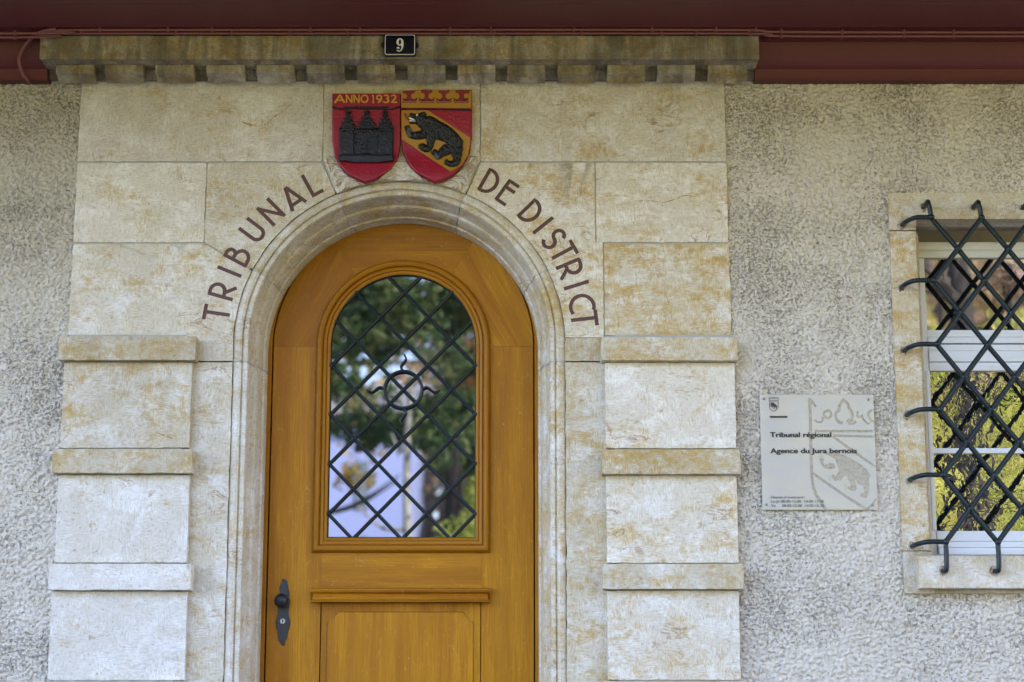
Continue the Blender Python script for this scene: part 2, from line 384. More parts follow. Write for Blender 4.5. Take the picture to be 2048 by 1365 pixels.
# ------------------------------------------------------------ letters (cut into the stone)
def g_T(w=.62): return w, [[(0, .965), (w, .965)], [(w/2, .99), (w/2, 0)]]
def g_I(): return .12, [[(.06, 0), (.06, 1)]]
def g_L(w=.5): return w, [[(.06, 1), (.06, .06), (w, .06)]]
def g_U(w=.62):
    r = w/2-.06; return w, [[(.06, 1)]+[(.06, .06+r+.06)]+arc(w/2, .06+r, r, r, 180, 360, 12)[1:]+[(w-.06, 1)]]
def g_N(w=.66): return w, [[(.06, 0), (.06, 1)], [(.06, .93), (w-.06, .07)], [(w-.06, 0), (w-.06, 1)]]
def g_A(w=.7): return w, [[(.03, 0), (w/2, .96)], [(w/2, .96), (w-.03, 0)], [(.14, .20), (w-.14, .20)]]
def g_R(w=.56):
    return w, [[(.06, 0), (.06, 1)], [(.06, .945), (.22, .945)]+arc(.22, .665, w-.28, .28, 90, -90, 12)[1:]+[(.06, .385)], [(.24, .385), (w-.02, 0)]]
def g_B(w=.6):
    return w, [[(.06, 0), (.06, 1)], [(.06, .945), (.2, .945)]+arc(.2, .775, .19, .17, 90, -90, 10)[1:]+[(.06, .605)],
               [(.06, .605), (.24, .605)]+arc(.24, .33, w-.30, .275, 90, -90, 12)[1:]+[(.06, .055)]]
def g_D(w=.62): return w, [[(.06, 0), (.06, 1)], [(.06, .945), (.16, .945)]+arc(.16, .5, w-.22, .445, 90, -90, 18)[1:]+[(.06, .055)]]
def g_E(w=.5): return w, [[(.06, 0), (.06, 1)], [(.06, .945), (w, .945)], [(.06, .80-.14), (w, .66)], [(.06, .055), (w, .055)]]
def g_S(w=.52):
    r = .215; return w, [arc(w/2+.0, .73, w/2-.06, r, 20, 270, 16)+arc(w/2, .285, w/2-.04, .23, 90, -150, 16)[1:]]
def g_C(w=.62): return w, [arc(w-.12, .5, w-.18, .445, 62, 298, 24)]
GL = dict(T=g_T, I=g_I, L=g_L, U=g_U, N=g_N, A=g_A, R=g_R, B=g_B, D=g_D, E=g_E, S=g_S, C=g_C)
cut = bmesh.new()
def letters(name, seq, label, s):
    root = thing(name, (AC+s*.8, 0, SPR+.1), label, 'inscription')
    for ch, cx, cy in seq:
        p = W(cx, cy, 0); d = Vector((p.x-AC, 0, p.z-SPR)).normalized(); r = (p-Vector((AC, 0, SPR))).length
        r = .5*r+.5*(R0+.084)
        p = Vector((AC, 0, SPR))+d*r
        up = d; rt = Vector((d.z, 0, -d.x)); H = .113; w, strokes = GL[ch]()
        bm = bmesh.new()
        for k, st in enumerate(strokes):
            q = ribbon(st, .145)
            pts = [(p+rt*((a-w/2)*H)+up*((b-.5)*H)) for a, b in q]
            pts = [(v.x, v.z) for v in pts]
            n = len(pts)//2
            for i in range(n-1):      # strip of quads, each a closed little prism
                quad = [pts[i], pts[i+1], pts[2*n-2-i], pts[2*n-1-i]]
                prism(bm, quad, -.0052+k*.00007, -.0030+k*.00007)
            prism(cut, pts, -.05-k*.0001, -.0036+k*.0001)
        bmesh.ops.remove_doubles(bm, verts=bm.verts, dist=.00001)
        mk('letter', bm, BROWN, root)
    return root
letters('carved_inscription', [('T', 435, 628), ('R', 444, 583), ('I', 458, 544), ('B', 476, 511), ('U', 503, 460), ('N', 540, 423), ('A', 584, 394), ('L', 624.5, 367)],
        'brown incised lettering TRIBUNAL curving over the left half of the stone arch', -1)
letters('carved_inscription', [('D', 983, 362), ('E', 1017, 383), ('D', 1066, 423), ('I', 1089, 450), ('S', 1111, 477), ('T', 1131, 504), ('R', 1143, 538), ('I', 1155, 571), ('C', 1165, 605), ('T', 1170, 639)],
        'brown incised lettering DE DISTRICT curving over the right half of the stone arch', 1)
for f in cut.faces: pass
bmesh.ops.recalc_face_normals(cut, faces=cut.faces)
cme = bpy.data.meshes.new('cutter'); cut.to_mesh(cme); cut.free()
cutter = bpy.data.objects.new('cutter', cme); COL.objects.link(cutter)
def carve(o):
    md = o.modifiers.new('b', 'BOOLEAN'); md.object = cutter; md.operation = 'DIFFERENCE'; md.solver = 'EXACT'; md.use_self = True
    bpy.context.view_layer.update()
    dg = bpy.context.evaluated_depsgraph_get(); me = bpy.data.meshes.new_from_object(o.evaluated_get(dg))
    o.modifiers.clear(); o.data = me

# ------------------------------------------------------------ ashlar blocks
def poly_px(pts, Y=0): return [(X(a, b, Y), Z(b, Y)) for a, b in pts]
def block(name, pts, col, y0=-.010, y1=.06, bev=.0022, jit=True, parent=None, cutit=False):
    bm = bmesh.new()
    prism(bm, jitter(pts) if jit else pts, y0, y1, bev, 2)
    o = mk(name, bm, STONE, parent or portal, col, smooth=35)
    if cutit: carve(o)
    return o
def arcpts(r, a0, a1, n=14): return [pol(r, a0+(a1-a0)*k/n) for k in range(n+1)]
RB = R0+.0015
xl = X(151, 420); xr = X(1454.5, 420)       # outer edges of the plain ashlar
def jitx(v): return v
z_top = Z(166); z1a = Z(324.5); z1b = Z(328); z2a = Z(486); z2b = Z(490); z3 = Z(672)
def on_arch_x(x, r=RB): return SPR+math.sqrt(r*r-(x-AC)**2)
kx0t = X(653, 330); kx1t = X(957.5, 330); g = .004
# joint of the keystone: vertical above z1a, radial below
def radline(a, z):  # x on the radial line of angle a at height z
    return AC+(z-SPR)/math.tan(R(a))
kL = radline(180-A_HI, z1a); kR = radline(A_HI, z1a); kL = min(kL, kx0t); kR = max(kR, kx1t)
print('key', kx0t, kx1t, radline(180-A_HI, z1a), radline(A_HI, z1a), 'edges', xl, xr, 'widths from axis', AC-xl, xr-AC)
block('ashlar_block', [(xl, z1a), (kL-g, z1a), (kL-g, z_top), (xl+.004, z_top)], (.22, .98, .22))
block('ashlar_block', [(kR+g, z1a), (xr, z1a), (xr-.003, z_top), (kR+g, z_top)], (.34, .97, .12))
xa = X(413, 400)
block('ashlar_block', [(xl, z2a), (xa-g, z2a), (xa-g, z1b), (xl, z1b)], (.26, 1.04, .08))
jl = pol(RB, 180-A_LO); ju = pol(RB, 180-A_HI)
block('ashlar_block', [(xa, z2a)]+[(jl[0], jl[1]+.004)]+arcpts(RB, 180-A_LO-.5, 180-A_HI+.6)+[(kL-g, z1b), (xa, z1b)], (.40, .96, .14), cutit=True)
capx = X(396, 700)
block('ashlar_block', [(xl-.003, z3), (capx-.1, z3), (capx-.1, ZJ+gap), (AC-RB, ZJ+gap), (AC-RB, SPR)]+arcpts(RB, 180, 180-A_LO+.4, 8)[1:]+[(xa, z2b), (xl, z2b)], (.33, 1.0, .10), cutit=True)
xb = X(1191.5, 400); xc = X(1208.5, 580)
block('ashlar_block', [(kR+g, z1b), ]+arcpts(RB, A_HI-.6, 0, 26)+[(AC+RB, Z(676)), (xc-g, Z(676)), (xc-g, z2a), (xb-g, z2a), (xb-g, z1b)], (.42, 1.02, .05), cutit=True)
block('ashlar_block', [(AC+RB, ZJ+gap), (xc-.01, ZJ+gap), (xc-.01, Z(677.2)), (AC+RB, Z(677.2))], (.6, .93, .25), y0=-.0065)
block('ashlar_block', [(xb, z2a), (xr, z2a), (xr, z1b), (xb, z1b)], (.33, 1.06, .08))
block('ashlar_block', [(xc, z3), (xr+.004, z3), (xr+.002, z2b), (xc, z2b)], (.66, 1.0, .10))
# jamb faces
block('ashlar_block', [(capx-.1, ZB), (AC-RB, ZB), (AC-RB, ZJ-gap), (capx-.1, ZJ-gap)], (.36, .98, .16))
block('ashlar_block', [(AC+RB, ZB), (xc+.1, ZB), (xc+.1, ZJ-gap), (AC+RB, ZJ-gap)], (.50, .97, .16))
# keystone slab behind the shields
KY = -.045
kz0 = SPR+math.sin(R(90))*R0
kp = [(kL, z_top+.012), (kL, z1a)]+[pol(RB, 180-A_HI)]+arcpts(RB, 180-A_HI-1, A_HI+1, 16)+[pol(RB, A_HI)]+[(kR, z1a), (kR, z_top+.012)]
block('carved_keystone', kp[::-1], (.36, .98, .2), y0=-.0135, bev=.004)
cut_o = cutter; bpy.data.objects.remove(cutter)
# mortar backing
bm = bmesh.new(); prism(bm, [(xl+.002, z3-.05), (xl+.002, z_top+.02), (xr-.002, z_top+.02), (xr-.002, z3-.05)]+[(AC+RB+.01, z3-.05)]+[pol(RB+.01, a) for a in range(0, 181, 6)]+[(AC-RB-.01, z3-.05)], -.0043, .05)
mk('mortar_bed', bm, MORTAR, portal)
for a in (A_LO, A_HI, 180-A_HI, 180-A_LO):
    bm = bmesh.new(); d = Vector((math.cos(R(a)), 0, math.sin(R(a)))); t = Vector((-d.z, 0, d.x))*.004; c = Vector((AC, 0, SPR))
    vs1 = [bm.verts.new(c+d*(r+.0025)+t+Vector((0, y+.001, 0))) for r, y in PROF]; vs2 = [bm.verts.new(c+d*(r+.0025)-t+Vector((0, y+.001, 0))) for r, y in PROF]
    for i in range(len(PROF)-1): bm.faces.new((vs1[i], vs1[i+1], vs2[i+1], vs2[i]))
    mk('mortar_joint', bm, MORTAR, portal)
for s in (-1, 1):
    bm = bmesh.new(); vs1 = [bm.verts.new((AC+s*(r+.0025), y+.001, ZJ+.005)) for r, y in PROF]; vs2 = [bm.verts.new((AC+s*(r+.0025), y+.001, ZJ-.005)) for r, y in PROF]
    for i in range(len(PROF)-1): bm.faces.new((vs1[i], vs1[i+1], vs2[i+1], vs2[i]))
    mk('mortar_joint', bm, MORTAR, portal)

RUST = paint('rust_stain', (.30, .17, .06), .9, .3, .001, 200, spots=((.50, .40, .26), 60, .5))
def vein(pts, ws, Y=-.0102):
    P = smoothpath([(*[W(a, b, Y)[i] for i in (0, 2)], 0) for a, b in pts], 8); n = len(P); bm = bmesh.new(); prev = None
    for i, p in enumerate(P):
        d = (P[min(n-1, i+1)]-P[max(0, i-1)]).normalized(); t = i/(n-1)*(len(ws)-1); k = min(int(t), len(ws)-2); w = (ws[k]+(ws[k+1]-ws[k])*(t-k))*(.7+.8*abs(noise.noise(p*90)))
        o = noise.noise(p*60)*.0018; q = [bm.verts.new((p.x-d.y*(o+s_*w), Y, p.y+d.x*(o+s_*w))) for s_ in (-1, 1)]
        if prev: bm.faces.new((prev[0], prev[1], q[1], q[0]))
        prev = q
    mk('rust_vein', bm, RUST, portal)
vein([(482, 243), (497, 249), (512, 251), (524, 252), (536, 246), (550, 233), (568, 222), (580, 210), (596, 199)], [.001, .0055, .003, .0015, .003, .0035, .0012, .0022, .0006])
vein([(524, 252), (519, 262), (512, 268)], [.002, .002, .0004]); vein([(1275, 403), (1300, 402), (1325, 405), (1350, 399), (1372, 391), (1390, 396)], [.0008, .0018, .0012, .003, .0025, .0006])
vein([(1345, 640), (1338, 610), (1330, 585), (1328, 560)], [.001, .002, .001, .0004]); vein([(272, 848), (300, 860), (330, 872), (350, 878)], [.0005, .002, .003, .0008], YBk0-.0004)

# ------------------------------------------------------------ banded pilasters
YC = -.085; YBk = YBk0
def pilaster(rows, s):
    for kind, a, b, t, bo, col in rows:
        Y = YC if kind == 'c' else YBk
        x0, x1 = X(a, (t+bo)/2, Y), X(b, (t+bo)/2, Y)
        z0, z1 = Z(bo, Y), Z(t, Y)
        bm = bmesh.new(); prism(bm, jitter([(x0, z0), (x1, z0), (x1, z1), (x0, z1)], .02, .0012), Y, .05, .003, 2)
        mk('band_stone' if kind == 'c' else 'pilaster_block', bm, STONE, portal, col, smooth=35)
pilaster([('c', 117, 391, 673, 720, (.72, .86, .22)), ('b', 124.5, 381, 725.5, 896, (.42, .95, .22)), ('c', 105, 384, 898.5, 946, (.55, .93, .22)),
          ('b', 113, 376, 951, 1125.5, (.20, 1.0, .08)), ('c', 97, 382, 1128, 1180, (.12, 1.02, .06)), ('b', 99.5, 371.5, 1183.5, 1361, (.15, 1.0, .08)),
          ('c', 84, 376, 1364, 1417, (.1, 1.08, .05)), ('b', 90, 366, 1421, 1600, (.15, 1.05, .05))], -1)
pilaster([('c', 1203, 1475, 675, 721, (.60, .97, .12)), ('b', 1211, 1471, 726, 896.5, (.32, 1.08, .10)), ('c', 1204.5, 1480.5, 899.5, 948, (.78, .90, .14)),
          ('b', 1213.5, 1475, 951.5, 1126, (.36, 1.06, .10)), ('c', 1206, 1487, 1128.5, 1178, (.50, .97, .2)), ('b', 1215.5, 1479.5, 1182.5, 1360, (.35, 1.05, .10)),
          ('c', 1209, 1494, 1363, 1415, (.5, 1, .15)), ('b', 1218, 1485, 1419, 1600, (.4, 1, .1))], 1)
for q0, q1 in ((X(126, 726, 0)+.03, capx-.05), (xc+.04, X(1467, 800))):
    bm = bmesh.new(); box(bm, q0, q1, -.035, .05, Z(1620), z3-.003); mk('mortar_bed', bm, MORTAR, portal)
bm = bmesh.new(); box(bm, AC-1.6, AC+1.6, -.12, .33, ZB-.17, ZB-.001, .01, 2); mk('door_sill', bm, STONE, portal, (.2, .8, .3), smooth=True)

# ------------------------------------------------------------ cornice
YF = -.20
xc0, xc1 = X(80, 95, YF), X(1518, 95, YF)
def prof_x(bm, prof, x0, x1, taper=0, n=1):
    """extrude a (y,z) outline along x, ends pulled in by taper"""
    xs = [x0+(x1-x0)*k/n for k in range(n+1)]
    rings = [[bm.verts.new((x, y+(noise.noise(Vector((x*9, i, 0)))*.0015 if n > 1 else 0), z+(noise.noise(Vector((x*9, i, 5)))*.0015 if n > 1 else 0))) for i, (y, z) in enumerate(prof)] for x in xs]
    for a, b in zip(rings, rings[1:]):
        for i in range(len(prof)): bm.faces.new((a[i], a[(i+1) % len(prof)], b[(i+1) % len(prof)], b[i]))
    bm.faces.new(rings[0]); bm.faces.new(rings[-1][::-1])
zc_t = Z(70, YF); zc_b = Z(118, YF); zc_u = Z(127, -.135); zc_base = Z(160, -.02)
cor = None
bm = bmesh.new()
prof_x(bm, [(.05, zc_t), (YF+.006, zc_t), (YF, zc_t-.006), (YF, zc_b+.004), (YF+.004, zc_b), (-.15, zc_u+.004), (-.135, zc_u), (.05, zc_u)], xc0, xc1, n=150)
cornice = mk('cornice', bm, STONE, portal, (.62, .70, .75), smooth=35)
xd0, xd1 = X(97, 145, -.05), X(1511, 145, -.05)
bm = bmesh.new()
prof_x(bm, [(.05, zc_u-.0005), (-.05, zc_u-.0005), (-.045, Z(140, -.045)), (-.03, Z(150, -.03)), (-.022, zc_base), (.05, zc_base)], xd0, xd1, n=100)
mk('cornice_bed', bm, STONE, cornice, (.50, .62, .6), smooth=35)
dl = [112, 209.5, 311, 413, 513, 613.3, 714, 815, 915, 1014.5, 1115, 1215, 1315, 1417]
YDn = -.118
for i, px in enumerate(dl):
    w = 75.5; x0, x1 = X(px, 138, YDn), X(px+w, 138, YDn)
    bm = bmesh.new(); zt = zc_u-.001; zb = Z(146.5, YDn)
    pr = [(-.03, zt), (YDn, zt), (YDn, zb+.003), (YDn+.003, zb), (-.09, zb-.006), (-.072, zb-.013), (-.055, zb-.025), (-.046, Z(157, -.046)), (-.02, Z(157.5, -.02))]
    prof_x(bm, pr, x0, x1, n=6)
    r = random.random()
    mk('dentil', bm, STONE, cornice, (.45+.3*r, .64+.22*random.random(), .7), smooth=30)

# ------------------------------------------------------------ acanthus carving under the shields
def relief(name, x0, x1, z0, z1, res, fn, mat, parent, ybase, color=None, thick=.03):
    """height field on the wall: fn(x,z)->(height, inside)"""
    xs = np.arange(x0, x1, res); zs = np.arange(z0, z1, res); gx, gz = np.meshgrid(xs, zs)
    h, ins = fn(gx, gz)
    nx = len(xs); idx = -np.ones(gx.shape, int)
    cell = ins[:-1, :-1] & ins[1:, :-1] & ins[:-1, 1:] & ins[1:, 1:]
    used = np.zeros(gx.shape, bool); used[:-1, :-1] |= cell; used[1:, :-1] |= cell; used[:-1, 1:] |= cell; used[1:, 1:] |= cell
    idx[used] = np.arange(used.sum())
    v = np.stack([gx[used], ybase-h[used], gz[used]], 1)
    c = np.argwhere(cell)
    faces = [(idx[i, j], idx[i, j+1], idx[i+1, j+1], idx[i+1, j]) for i, j in c]
    nb = len(v); v2 = v.copy(); v2[:, 1] = ybase+.004
    # skirt around the border
    from collections import Counter
    cnt = Counter()
    for f in faces:
        for a, b in zip(f, f[1:]+f[:1]): cnt[(a, b)] += 1
    sk = [(b, a, a+nb, b+nb) for (a, b) in cnt if (b, a) not in cnt]
    me = bpy.data.meshes.new(name); me.from_pydata(np.concatenate([v, v2]).tolist(), [], [tuple(int(q) for q in f) for f in faces+sk])
    bm = bmesh.new(); bm.from_mesh(me); bmesh.ops.delete(bm, geom=[x for x in bm.verts if not x.link_faces], context='VERTS')
    for f in bm.faces: f.smooth = True
    bm.to_mesh(me); bm.free()
    me.set_sharp_from_angle(angle=R(50))
    return add_mesh(name, me, mat, parent, color)
def inpoly(gx, gz, P):
    ins = np.zeros(gx.shape, bool); dist = np.full(gx.shape, 1e9); n = len(P)
    for i in range(n):
        (ax, az), (bx, bz) = P[i], P[(i+1) % n]
        if az != bz:
            c = ((az > gz) != (bz > gz)) & (gx < (bx-ax)*(gz-az)/(bz-az)+ax); ins ^= c
        L = (bx-ax)**2+(bz-az)**2+1e-12
        t = np.clip(((gx-ax)*(bx-ax)+(gz-az)*(bz-az))/L, 0, 1)
        dist = np.minimum(dist, np.hypot(gx-ax-t*(bx-ax), gz-az-t*(bz-az)))
    return ins, dist
ZS = .1832
def q3(a, b, Y=-.03): p = W(640+a*ZS, 150+b*ZS, Y); return (p.x, p.z)
YK = -.0135
# each lobe: a curved spine (zoom coordinates) with half width; height rounded with ribs
lobes = []
def lobe(pts, w, h=.022): lobes.append((smoothpath([(*q3(a, b), 0) for a, b in pts], 7), w, h))
for sgn in (-1, 1):
    def m(a): return 885+sgn*(a-885)
    # centre leaf curling to both sides
    lobe([(m(885), 1050), (m(960), 1010), (m(1020), 1070), (m(1090), 1130), (m(1150), 1200)], .022, .036)
    lobe([(m(885), 1120), (m(950), 1110), (m(1030), 1150), (m(1120), 1215)], .018, .040)
    lobe([(m(880), 950), (m(930), 960), (m(975), 1010), (m(990), 1070)], .014, .028)
    lobe([(m(890), 1180), (m(960), 1190), (m(1040), 1200)], .014, .030)
    # outer volutes hugging the shields
    lobe([(m(1290), 1230), (m(1380), 1180), (m(1450), 1170), (m(1500), 1215), (m(1480), 1280)], .016, .034)
    lobe([(m(1300), 1190), (m(1370), 1230), (m(1400), 1290)], .013, .028)
    lobe([(m(1420), 1150), (m(1480), 1120), (m(1560), 1130), (m(1590), 1180)], .015, .030)
    lobe([(m(1490), 1090), (m(1550), 1050), (m(1610), 1060), (m(1620), 1110)], .014, .028)
    lobe([(m(1560), 1030), (m(1620), 980), (m(1670), 1000), (m(1660), 1050)], .014, .025)
    lobe([(m(1620), 950), (m(1660), 900), (m(1700), 920), (m(1690), 970)], .012, .022)
    lobe([(m(1200), 1215), (m(1260), 1200), (m(1330), 1245)], .012, .022)
def carv(gx, gz):
    H = np.full(gx.shape, .0)
    for sp, w, h in lobes:
        P = np.array([(p.x, p.y) for p in sp]); n = len(P)
        best = np.full(gx.shape, 9.0); tt = np.zeros(gx.shape); sd = np.zeros(gx.shape)
        for i in range(n-1):
            ax, az = P[i]; bx, bz = P[i+1]; L = (bx-ax)**2+(bz-az)**2+1e-12
            t = np.clip(((gx-ax)*(bx-ax)+(gz-az)*(bz-az))/L, 0, 1); d = np.hypot(gx-ax-t*(bx-ax), gz-az-t*(bz-az))
            m_ = d < best; best = np.where(m_, d, best); tt = np.where(m_, (i+t)/(n-1), tt)
            sd = np.where(m_, np.sign((bx-ax)*(gz-az)-(bz-az)*(gx-ax)), sd)
        ww = w*1.35*(.45+.75*np.sin(PI*np.clip(tt*.85+.12, 0, 1)))
        q = np.clip(1-best/ww, 0, 1)
        hh = h*(.4+.6*tt)*np.sqrt(q)*(1+.22*np.cos(best/ww*7))
        H = np.where(q > 0, np.maximum(H, hh), H)
    H = H+.0012*pn(gx*60, gz*60)
    rr = np.hypot(gx-AC, gz-SPR)
    ins = (rr > R0-.002) & (gz < q3(0, 880)[1]) & (gx > kL+.006+np.clip(z1a-gz, 0, 1)*.38) & (gx < kR-.006-np.clip(z1a-gz, 0, 1)*.38)
    return H, ins
relief('acanthus_carving', kL, kR, SPR+R0*.9, q3(0, 870)[1], .0022, carv, STONE, portal, YK-.001, (.32, 1.0, .12))

# ------------------------------------------------------------ shields
YS = -.042
LSH = [(133, 207), (883, 205), (883, 700), (868, 860), (830, 960), (780, 1035), (700, 1100), (600, 1160), (500, 1190), (410, 1155), (300, 1095), (215, 1000), (160, 890), (130, 720)]
RSH = [(887, 168), (1000, 166), (1120, 160), (1250, 166), (1400, 172), (1530, 160), (1662, 160), (1660, 700), (1640, 850), (1560, 1000), (1450, 1110), (1350, 1162), (1255, 1188), (1160, 1145), (1050, 1080), (960, 980), (905, 860), (887, 720)]
def bulge(gz, ztop, zbot):
    t = np.clip((ztop-gz)/(ztop-zbot), 0, 1); return .004+.024*smooth01((t-.62)/.38)*1.0+.003*np.sin(t*PI)
zt_s, zb_s = q3(0, 205)[1], q3(0, 1190)[1]
def shield(P0, label, name='coat_of_arms'):
    P = [q3(a, b, YS) for a, b in P0]
    xm = sum(p[0] for p in P)/len(P)
    root = thing(name, (xm, YS, min(p[1] for p in P)), label, 'coat of arms')
    def fn(gx, gz):
        ins, d = inpoly(gx, gz, P); h = bulge(gz, zt_s, zb_s)+.0006*pn(gx*90, gz*90); h = h-.007*np.clip(1-d/.006, 0, 1)**2
        return h+.012, ins
    xs = [p[0] for p in P]; zs = [p[1] for p in P]
    return root, fn, (min(xs)-.002, max(xs)+.003, min(zs)-.002, max(zs)+.003), P
rootL, fnL, bbL, PL = shield(LSH, 'crimson painted shield with black castle and ANNO 1932, left of the pair over the arch')
relief('shield', *bbL, .002, fnL, RED, rootL, YS+.012)
rootR, fnR, bbR, PR = shield(RSH, 'yellow and crimson shield with black climbing bear, right of the pair over the arch')
relief('shield', *bbR, .002, fnR, RED, rootR, YS+.012)
def ysurf(a, b):
    x, z = q3(a, b, YS); return YS-float(bulge(np.array(z), zt_s, zb_s))
def overlay(name, pts, mat, parent, lift=.002, thick=.004, puff=0, pf=None, res=.0016, nz=0, color=None):
    """relief following the shield face inside polygon pts (zoom coordinates)"""
    P = [q3(a, b, YS) for a, b in pts]; xs = [p[0] for p in P]; zs = [p[1] for p in P]
    def fn(gx, gz):
        ins, d = inpoly(gx, gz, P); h = bulge(gz, zt_s, zb_s)+lift
        if puff: h = h+puff*np.sqrt(np.clip(d/(pf or .012), 0, 1))
        if nz: h = h+nz*(pn(gx*110+gz*60, gz*55-gx*30)*1.2+.5*pn(gx*260, gz*200))*np.clip(d/.006, 0, 1)
        return h, ins
    return relief(name, min(xs)-.001, max(xs)+.002, min(zs)-.001, max(zs)+.002, res, fn, mat, parent, YS, color)
def mirror_smooth(pts): return pts
# right shield: crown band, bend, bear
overlay('yellow_band', [(887, 312), (1655, 312), (1655, 372), (887, 368)], GOLD, rootR, .004)
overlay('black_line', [(887, 371), (1645, 375), (1650, 402), (1190, 392), (887, 388)], BLACK, rootR, .0025, res=.0012)
overlay('yellow_bend', [(889, 392), (1185, 395), (1640, 690), (1640, 760), (1615, 890), (1545, 1005), (1432, 1082), (889, 708)], GOLD, rootR, .003)
overlay('crown_background', [(892, 176), (1655, 166), (1655, 311), (892, 311)], DRED, rootR, .0012)
def disc(cx, cy, r, n=14): return [(cx+r*math.cos(2*PI*k/n), cy+r*math.sin(2*PI*k/n)) for k in range(n)]
def solid_px(name, polys, mat, parent, lift0, lift1, bev=.0008):
    bm = bmesh.new()
    for i, pl in enumerate(polys):
        y = sum(ysurf(a, b) for a, b in pl)/len(pl)
        prism(bm, [q3(a, b, YS) for a, b in pl], y-lift1-i*.00005, y-lift0, bev)
    return mk(name, bm, mat, parent, smooth=30)
for cx in (1072, 1260, 1448):
    solid_px('trefoil', [disc(cx, 205, 37), disc(cx-42, 240, 34), disc(cx+42, 240, 34), [(cx-10, 230), (cx+10, 230), (cx+9, 320), (cx-9, 320)], [(cx-26, 215), (cx+26, 215), (cx+26, 250), (cx-26, 250)], [(cx-30, 318), (cx-12, 298), (cx+12, 298), (cx+30, 318)]], GOLD, rootR, 0, .006)
solid_px('trefoil', [[(889, 168), (902, 180), (910, 205), (905, 225), (889, 240)], disc(925, 240, 28), [(889, 230), (905, 230), (905, 320), (889, 320)]], GOLD, rootR, 0, .006)
solid_px('trefoil', [[(1655, 168), (1630, 195), (1622, 215), (1655, 240)], disc(1600, 238, 28), [(1620, 230), (1655, 180), (1655, 320), (1620, 320)]], GOLD, rootR, 0, .006)
for c0, c1 in ((905, 1062), (1085, 1248), (1275, 1438), (1462, 1620)):
    mdl = (c0+c1)/2
    solid_px('crown_scallop', [ribbon([(c0, 268), (c0+10, 290), (c0+34, 303), (mdl-12, 300), (mdl, 288), (mdl+12, 300), (c1-34, 303), (c1-10, 290), (c1, 268)], 13)], paint('pink_paint', (.33, .06, .07), .5) if c0 == 905 else bpy.data.materials['pink_paint'], rootR, 0, .0035)
    solid_px('scallop_outline', [ribbon([(c0, 258), (c0+12, 279), (c0+34, 290), (mdl-12, 287), (mdl, 276), (mdl+12, 287), (c1-34, 290), (c1-12, 279), (c1, 258)], 7)], BLACK, rootR, 0, .0045)
BEAR = [(975, 430), (1000, 424), (1040, 432), (1080, 428), (1105, 418), (1130, 412), (1155, 418), (1164, 440), (1162, 462), (1190, 455), (1222, 458), (1260, 480), (1300, 508), (1345, 532), (1400, 562), (1450, 600), (1490, 638),
        (1530, 682), (1552, 712), (1568, 735), (1560, 780), (1567, 832), (1550, 860), (1556, 890), (1540, 925), (1545, 950), (1528, 985), (1500, 1018), (1450, 1030), (1405, 1022), (1375, 1003), (1350, 995), (1368, 982), (1345, 970), (1368, 962), (1350, 945), (1372, 946), (1368, 930),
        (1395, 936), (1412, 955), (1440, 955), (1452, 930), (1440, 900), (1432, 870), (1395, 895), (1350, 905), (1320, 932), (1288, 942), (1260, 925), (1240, 893), (1215, 885), (1228, 872), (1196, 868), (1220, 853), (1205, 842), (1235, 838), (1240, 820), (1270, 822), (1285, 838), (1302, 820), (1330, 785), (1362, 768), (1385, 762),
        (1350, 742), (1300, 724), (1268, 714), (1255, 742), (1242, 790), (1218, 832), (1182, 860), (1140, 855), (1098, 832), (1088, 812), (1062, 806), (1085, 792), (1060, 780), (1086, 774), (1078, 755), (1108, 765), (1120, 750), (1150, 765), (1162, 782), (1165, 740), (1158, 706), (1110, 715), (1055, 720), (1000, 710), (965, 692), (945, 652), (930, 618), (921, 580),
        (934, 562), (946, 566), (962, 552), (976, 560), (990, 580), (998, 606), (1008, 632), (1060, 626), (1100, 615), (1108, 600), (1085, 588), (1070, 572), (1062, 556), (1020, 548), (976, 546), (972, 524), (1000, 520), (1045, 528), (1035, 508), (1008, 494), (978, 484)]
overlay('bear', BEAR, BLACKR, rootR, .003, puff=.018, pf=.016, res=.0013, nz=.0030)
bearp = [o for o in rootR.children if o.name.startswith('bear')][0]
def bpatch(name, pts, mat, l0, l1): return solid_px(name, [pts], mat, bearp, l0, l1, .0006)
def bk(o):  # re-seat parts made for the bear
    return o
for nm, pts, mt, l1 in (('tongue', ribbon([(985, 505), (955, 492), (938, 470), (930, 436)], 13), RED, .012), ('tooth', [(976, 482), (1005, 490), (1035, 505), (1045, 522), (1020, 508), (978, 498)], WHITEP, .016),
                        ('tooth', [(976, 520), (985, 508), (1000, 518), (1030, 520), (1000, 526)], WHITEP, .015), ('eye', disc(1064, 462, 11), WHITEP, .0235), ('paw_pad', [(945, 640), (965, 600), (990, 590), (1000, 640), (995, 700), (965, 690)], GREYP, .0185),
                        ('paw_pad', [(1255, 895), (1285, 870), (1308, 895), (1300, 930), (1275, 938), (1258, 920)], GREYP, .0185), ('pupil', disc(1068, 463, 5, 8), BLACKR, .0245)):
    o = bpatch(nm, pts, mt, .004, l1)
solid_px('red_spot', [[(1350, 765), (1385, 770), (1415, 792), (1410, 800), (1370, 780)]], RED, rootR, 0, .012)
